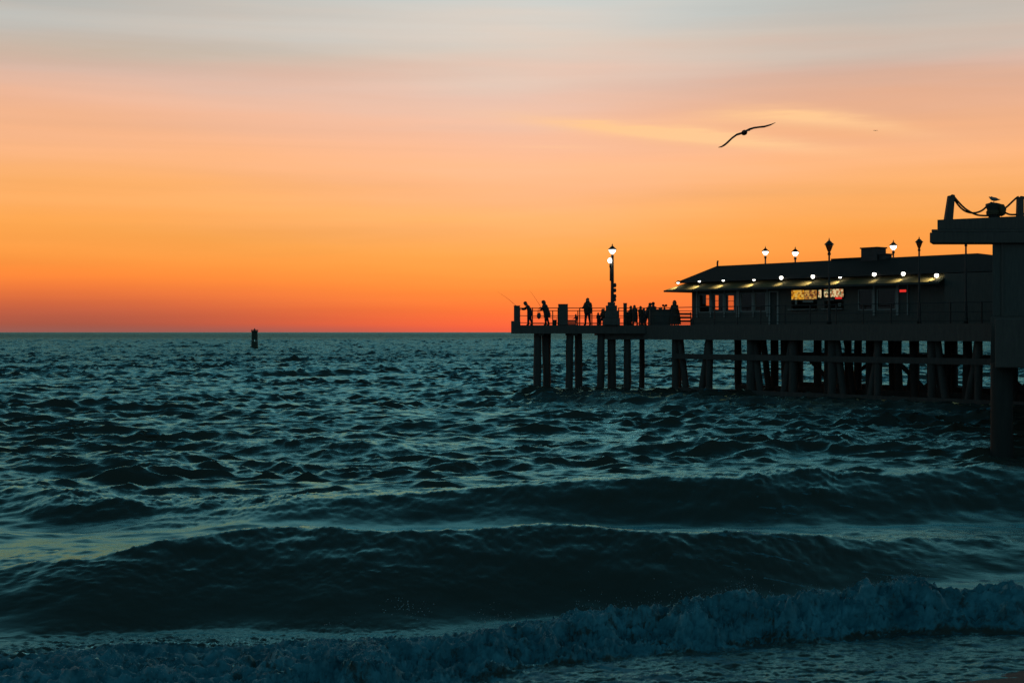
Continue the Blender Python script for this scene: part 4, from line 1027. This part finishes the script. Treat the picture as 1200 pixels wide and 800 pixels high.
person(at_px(621.5), LEFT, 'hunched angler in dark jacket bent over the railing, nearest the left corner pillar', 1.62, lean=.45, headtilt=.25, arms=((1.0, .5), (.8, .7)), stride=.13, knees=.08, hat=True)
person(at_px(641.5), LEFT, 'angler in long jacket leaning left with arms out, left of the wide pillar', 1.68, lean=.36, headtilt=.15, arms=((.9, .7), (.7, .3)), stride=.10, knees=.1, hood=True,
       longcoat=[(.55, .2, .23, .02), (.8, .21, .24, .02), (1.1, .22, .22, .12), (1.33, .19, .18, .20), (1.42, .10, .10, .22)])
rod(P(604, 357.5, DPp - .4), P(583, 342, DPp - 2), 'thin fishing rod reaching left over the corner pillar')
rod(P(634.5, 361, DPp - .1), P(620.5, 340, DPp - 1.0), 'thin fishing rod rising from the second angler')
person(at_px(688.8), 2.6, 'tall standing person with a backpack, between the wide pillar and the tall lamp', 1.80, lean=.03, arms=((.35, 1.5, .3), (.3, 1.3, .3)), stance=.10, backpack=True, coat='cloth2', stride=.05,
       longcoat=[(.75, .24, .20, 0), (1.0, .27, .22, 0), (1.25, .29, .22, 0), (1.42, .24, .18, 0), (1.5, .12, .12, 0)])
person((PX(701, 93.6), 93.6, ZT), 3.4, 'small child in a hood standing just left of the lamp pedestal', .82, arms=((.2, .3), (.3, .4)), hood=True)
person((PX(675.3, 93.7), 93.7, ZT), 1.9, 'smallest child beside the low crate, right of the wide pillar', .74, arms=((.6, .6), (.5, .6)), lean=.1, stride=.05)
person((PX(708.0, 92.95 + .9), 94.3, ZT), 2.2, 'seated person resting against the left side of the lamp pedestal', 1.45, seated=True, lean=.15, arms=((.6, .8), (.5, .8)), coat='cloth2')
person((PX(744.3, 94), 94, ZT), 2.3, 'person in thick jacket by the slim pillar, left of a pair', 1.34, lean=.12, arms=((.4, 1.0), (.3, .9)), stance=.3, hairlen=.5, longcoat=[(.25, .24, .2, 0), (.7, .26, .22, 0), (1.05, .26, .2, .02), (1.36, .2, .14, .04)])
person((PX(750.7, 93.8), 93.8, ZT), 3.9, 'shorter person standing close on the right of the thick jacket', 1.27, arms=((.2, .4), (.3, .8)), hairlen=.8, coat='cloth2')
person((PX(758.5, 94.6), 94.6, ZT), -1.2, 'person leaning onto the left end of the covered stall', 1.50, lean=.35, arms=((1.0, .5), (.9, .5)), stride=.1, hat=True)
person((PX(790.5, 93.4), 93.4, ZT), 2.8, 'wide figure in a flared hooded cloak near the restaurant corner', 1.62, hood=True, arms=((.5, 1.2), (.5, 1.2)), coat='cloth2',
       longcoat=[(.05, .46, .34, 0), (.5, .42, .32, 0), (.9, .36, .28, 0), (1.2, .27, .2, 0), (1.42, .14, .12, 0)])
person((PX(765.5, 95.0), 95.0, ZT), .4, 'person in a cap standing behind the left part of the long counter', 1.52, arms=((.3, .6), (.3, .6)), hat=True, longcoat=[(.6, .24, .2, 0), (1.0, .26, .2, 0), (1.25, .25, .18, 0), (1.34, .12, .12, 0)])
person((PX(739.3, 94.6), 94.6, ZT), 1.2, 'bareheaded person half hidden behind the litter bin', 1.30, arms=((.4, .9), (.4, .9)), coat='cloth2', longcoat=[(.3, .22, .2, 0), (.8, .24, .2, 0), (1.08, .22, .17, 0), (1.16, .1, .1, 0)])
person((PX(754.6, 95.4), 95.4, ZT), 2.0, 'short person between the close pair and the person leaning on the stall', 1.18, arms=((.4, .9), (.4, .9)), longcoat=[(.2, .25, .2, 0), (.7, .26, .2, 0), (.96, .22, .17, 0), (1.04, .1, .1, 0)])
# angler's bag hanging from the rail
bg = thing('bag', 'rounded bag hanging from the railing between the two anglers', 'bag', (PX(631.5, 93.0), 92.93, ZT + .42))
bm = bmesh.new(); ball(bm, (0, 0, .19), .2, (.72, .5, 1.1)); obj('bag_body', bm, M['canvas'], bg, True)
bm = bmesh.new(); ring_tube(bm, [(-.08, 0, .36), (-.05, .02, .6), (0, .08, .70), (.05, .02, .6), (.08, 0, .36)], .012, n=5); obj('strap', bm, M['rope'], bg, True)
bg = thing('bucket', 'bait bucket on the deck left of the wide pillar', 'bucket', (PX(650, 93.4), 93.4, ZT))
bm = bmesh.new(); lathe(bm, [(.12, 0), (.15, .34), (.16, .36), (.145, .36), (.12, .05), (.02, .04)], n=12); obj('bucket_body', bm, M['canvas'], bg, True)
bm = bmesh.new(); ring_tube(bm, [(-.15, 0, .34), (-.12, 0, .47), (0, 0, .53), (.12, 0, .47), (.15, 0, .34)], .008, n=5); obj('handle', bm, M['rail'], bg, True)
# low crate
cr = thing('crate', 'low wooden crate against the right side of the wide pillar', 'crate', (PX(669.5, 93.5), 93.5, ZT))
for i, z in enumerate((0, .12, .24)):
    for sy in (-1, 1):
        bm = bmesh.new(); box(bm, -.30, .30, sy * .2 - .012, sy * .2 + .012, z + .005, z + .11); obj('slat', bm, M['wood'], cr)
bm = bmesh.new(); box(bm, -.30, .30, -.185, .185, .28, .35); obj('lid', bm, M['wood'], cr)
for sx_ in (-1, 1):
    bm = bmesh.new(); box(bm, sx_ * .287 - .012, sx_ * .287 + .012, -.185, .185, 0, .278); obj('end_board', bm, M['wood'], cr)
# covered stall / long counter with things on it
D = 93.7
x0, x1 = PX(760.5, D), PX(786, D); h = Z_(362.3, D) - ZT
ct = thing('fish_cleaning_station', 'long solid counter with flat top between the leaning person and the cloaked figure', 'counter', ((x0 + x1) / 2, D, ZT)); w = (x1 - x0) / 2
bm = bmesh.new(); box(bm, -w + .04, w - .04, -.35, .35, 0, h - .08, bev=.01); obj('base', bm, M['wall'], ct)
bm = bmesh.new(); box(bm, -w, w, -.42, .42, h - .08, h, bev=.02); obj('counter_top', bm, M['conc'], ct)
for sx_ in (-.55, 0, .55):
    bm = bmesh.new(); box(bm, sx_ * w * 1.2 - .03, sx_ * w * 1.2 + .03, -.375, -.352, .05, h - .1); obj('batten', bm, M['wood'], ct)
sc = thing('viewing_scope', 'two-eyed coin viewer on a short stand above the counter', 'viewer', (PX(778.7, D), D, ZT + h))
bm = bmesh.new(); lathe(bm, [(.09, 0), (.05, .06), (.04, .16), (.08, .18)], n=8); obj('stand', bm, M['iron'], sc, True)
for sx_ in (-.1, .1):
    bm = bmesh.new(); ring_tube(bm, [(sx_, -.12, .25), (sx_ * .8, .15, .24)], [.085, .07], n=8); obj('eyepiece', bm, M['iron'], sc, True)
bm = bmesh.new(); box(bm, -.1, .1, -.08, .12, .19, .28, bev=.02); obj('viewer_body', bm, M['iron'], sc)
bb = thing('bag', 'small slumped bag on the counter, left of the coin viewer', 'bag', (PX(774, D), D, ZT + h))
bm = bmesh.new(); ball(bm, (0, 0, .055), .12, (1.2, .8, .55)); obj('bag_body', bm, M['canvas'], bb, True)
bm = bmesh.new(); ring_tube(bm, [(-.06, 0, .1), (-.02, 0, .16), (.04, 0, .16), (.08, 0, .1)], .012, n=5); obj('strap', bm, M['rope'], bb, True)
# bench
bx = thing('bench', 'slatted bench near the restaurant corner, right of the cloaked figure', 'bench', (PX(802, 92.9), 93.9, ZT))
for z in (.28, .52, .76):
    bm = bmesh.new(); box(bm, -.6, .6, -.02, .02, z - .06, z + .06); obj('back_slat', bm, M['wood'], bx)
for y in (-.12, -.28, -.44):
    bm = bmesh.new(); box(bm, -.6, .6, y - .06, y + .06, .42, .45); obj('seat_slat', bm, M['wood'], bx)
for x in (-.55, .55):
    bm = bmesh.new(); box(bm, x - .03, x + .03, -.46, -.40, 0, .418); obj('leg', bm, M['iron'], bx)
    bm = bmesh.new(); box(bm, x - .03, x + .03, .022, .08, 0, .86); obj('leg', bm, M['iron'], bx)
# parked bins/planters that bulk out the silhouette left of the counter
for px, w_, hh, lab in ((736.5, .34, .88, 'barrel-like litter bin close right of the slim pillar'),):
    b_ = thing('litter_bin', lab, 'bin', (PX(px, 93.6), 93.6, ZT))
    bm = bmesh.new(); lathe(bm, [(w_ * .42, 0), (w_ * .5, .1), (w_ * .52, hh - .12), (w_ * .5, hh - .1)], n=14); obj('bin_body', bm, M['paint'], b_, True)
    bm = bmesh.new(); lathe(bm, [(w_ * .54, hh - .1), (w_ * .55, hh - .06), (w_ * .3, hh), (.02, hh)], n=14); obj('lid', bm, M['iron'], b_, True)

# ------------------------------------------------------------------ birds
def gull_flying(c, span, roll_pts, label, s=1.0):
    t = thing('gull', label, 'bird', c, 0, 'gulls')
    # body seen end-on, flying away from the camera
    vs = [(0, -.20, -.005), (0, -.10, 0), (0, .02, 0), (0, .13, .01), (0, .20, .02), (0, .26, .015)]
    bm = skin_mesh([Vector(v) * s for v in vs], [(i, i + 1) for i in range(5)], [(r * s, r2 * s) for r, r2 in ((.03, .02), (.05, .045), (.062, .062), (.05, .05), (.036, .036), (.016, .016))], 2, 2)
    b = obj('body', bm, M['gull_g'], t, True)
    bm = bmesh.new(); ring_tube(bm, [Vector((0, .26, .015)) * s, Vector((0, .31, .008)) * s], [.012 * s, .004 * s], n=6); obj('bill', bm, M['beak'], t, True)
    bm = bmesh.new()
    vv = [bm.verts.new(Vector(p) * s) for p in ((-.03, -.18, 0), (.03, -.18, 0), (.07, -.31, -.005), (0, -.32, -.005), (-.07, -.31, -.005))]
    bm.faces.new(vv); r = bmesh.ops.extrude_face_region(bm, geom=bm.faces[:]); bmesh.ops.translate(bm, verts=[g for g in r['geom'] if isinstance(g, bmesh.types.BMVert)], vec=(0, 0, .01 * s)); obj('tail', bm, M['gull_w'], t)
    for pts in roll_pts:
        bm = bmesh.new(); rows = []; n = len(pts)
        for i, (x, z, chd, th, dy) in enumerate(pts):
            ring = []
            for k in range(10):
                a = 2 * PI * k / 10; yy = math.cos(a) * chd / 2; zz = math.sin(a) * th * .85 * (1 if math.cos(a) > -.3 else .55) + .12 * chd * math.cos(a) * .4
                ring.append(bm.verts.new((x * s, (dy + yy) * s, (z + zz) * s)))
            rows.append(ring)
        for a, b_ in zip(rows, rows[1:]):
            for k in range(10): bm.faces.new((a[k], a[(k + 1) % 10], b_[(k + 1) % 10], b_[k]))
        bm.faces.new(rows[0]); bm.faces.new(rows[-1])
        obj('wing', bm, M['gull_g'], t, True)
    return t
DG = 30.0; g0 = P(872.5, 155.5, DG)
def wp(px, py, chd, th, dy): q = P(px, py, DG) - g0; return (q.x, q.z, chd, th, dy)
gull_flying(g0, 1.2, [
    [wp(869.5, 156, .20, .030, .02), wp(864, 157.5, .19, .03, .04), wp(858.5, 161.5, .17, .032, .05), wp(854, 165.8, .15, .036, .03), wp(850, 169.3, .12, .032, .0), wp(845.5, 172.2, .08, .022, -.05), wp(841, 173.6, .02, .006, -.10)],
    [wp(874, 153.8, .20, .030, .02), wp(878.5, 151.3, .19, .03, .04), wp(884.5, 149.4, .17, .026, .05), wp(890, 148.8, .15, .024, .03), wp(896, 148.4, .12, .026, .0), wp(902.5, 146.8, .08, .020, -.05), wp(907.8, 144.6, .02, .006, -.10)]],
    'large gull gliding with long bent wings in the sky above the restaurant')
# far gull, a speck
gf = P(1026, 153.2, 260)
gull_flying(gf, 1.0, [[(0.0, .02, .2, .05, 0), (-.25, .06, .16, .04, 0), (-.45, .0, .05, .02, -.04)], [(0.0, .02, .2, .05, 0), (.25, .06, .16, .04, 0), (.45, .0, .05, .02, -.04)]],
            'tiny far-off gull, a speck high above the roofline lamps', 1.0)
# perched gull facing left
gp = thing('gull', 'small gull perched on the rope-wound bollard, facing left', 'bird', (PX(1165, DP), DP + .05, zt(1164) + .495 * KS), 0, 'gulls')
gp.scale = (KS * 1.08, KS * 1.08, KS * 1.08); k = 46.55 / F
def G(px, py): return Vector(((px - 1165) * k, 0, (235.6 - py) * k))
vs = [G(1171.5, 232.3), G(1168.6, 232), G(1165.8, 231.7), G(1163.4, 231.2), G(1161.9, 229.9), G(1161.5, 229.0)]
bm = skin_mesh(vs, [(i, i + 1) for i in range(5)], [.014, .038, .062, .060, .048, .060], 2, 2); obj('body', bm, M['gull_w'], gp, True)
bm = bmesh.new(); ring_tube(bm, [G(1160.9, 229.1), G(1159.9, 229.4), G(1159.5, 229.8)], [.014, .009, .004], n=6); obj('bill', bm, M['beak'], gp, True)
for sy in (-1, 1):
    bm = bmesh.new(); pts = [G(1163.8, 230.9), G(1166.5, 231.3), G(1169.5, 231.8), G(1172.6, 232.2)]
    ring_tube(bm, [p + Vector((0, sy * y, .004)) for p, y in zip(pts, (.030, .036, .020, .008))], [.016, .024, .016, .005], n=8, sq=.6); obj('wing', bm, M['gull_g'], gp, True)
    bm = bmesh.new(); ring_tube(bm, [G(1165.3, 233) + Vector((0, sy * .02, 0)), G(1165.2, 234.4) + Vector((0, sy * .02, 0)), G(1165.3, 235.4) + Vector((0, sy * .02, 0))], .006, n=5); obj('leg', bm, M['beak'], gp)
    bm = bmesh.new()
    for a in (-.5, 0, .5): ring_tube(bm, [G(1165.3, 235.4) + Vector((0, sy * .02, .002)), G(1165.3, 235.5) + Vector((-.045 * math.cos(a), sy * .02 + .045 * math.sin(a), .002))], [.005, .003], n=4)
    obj('foot', bm, M['beak'], gp)

# ------------------------------------------------------------------ channel marker
DM = 325.0; mk = thing('channel_marker', 'lone dark channel marker standing in the open sea on the left', 'marker', (PX(298.3, DM), DM, 0)); k = DM / F
bm = bmesh.new(); lathe(bm, [(4.6 * k, -1.5), (4.6 * k, 0), (4.2 * k, .35), (3.9 * k, 1.1), (3.8 * k, 1.75)], n=16); obj('float', bm, M['buoy'], mk, True)
for a in range(4):
    an = a * PI / 2 + .6; bm = bmesh.new(); ring_tube(bm, [(3.2 * k * math.cos(an), 3.2 * k * math.sin(an), 1.7), (3.0 * k * math.cos(an), 3.0 * k * math.sin(an), 2.5)], .14, n=6); obj('strut', bm, M['buoy'], mk)
bm = bmesh.new(); lathe(bm, [(3.5 * k, 2.2), (3.6 * k, 2.3), (3.45 * k, 3.9), (4.1 * k, 4.0), (4.1 * k, 4.18), (3.4 * k, 4.22)], n=16); obj('housing', bm, M['buoy'], mk)
for a in range(6):
    an = a * PI / 3; bm = bmesh.new(); box(bm, 3.7 * k * math.cos(an) - .06, 3.7 * k * math.cos(an) + .06, 3.7 * k * math.sin(an) - .06, 3.7 * k * math.sin(an) + .06, 4.18, 4.5); obj('guard_post', bm, M['buoy'], mk)
bm = bmesh.new(); lathe(bm, [(.16, 4.2), (.16, 4.55), (.08, 4.7), (.03, 4.8)], n=8); obj('lantern', bm, M['iron'], mk, True)
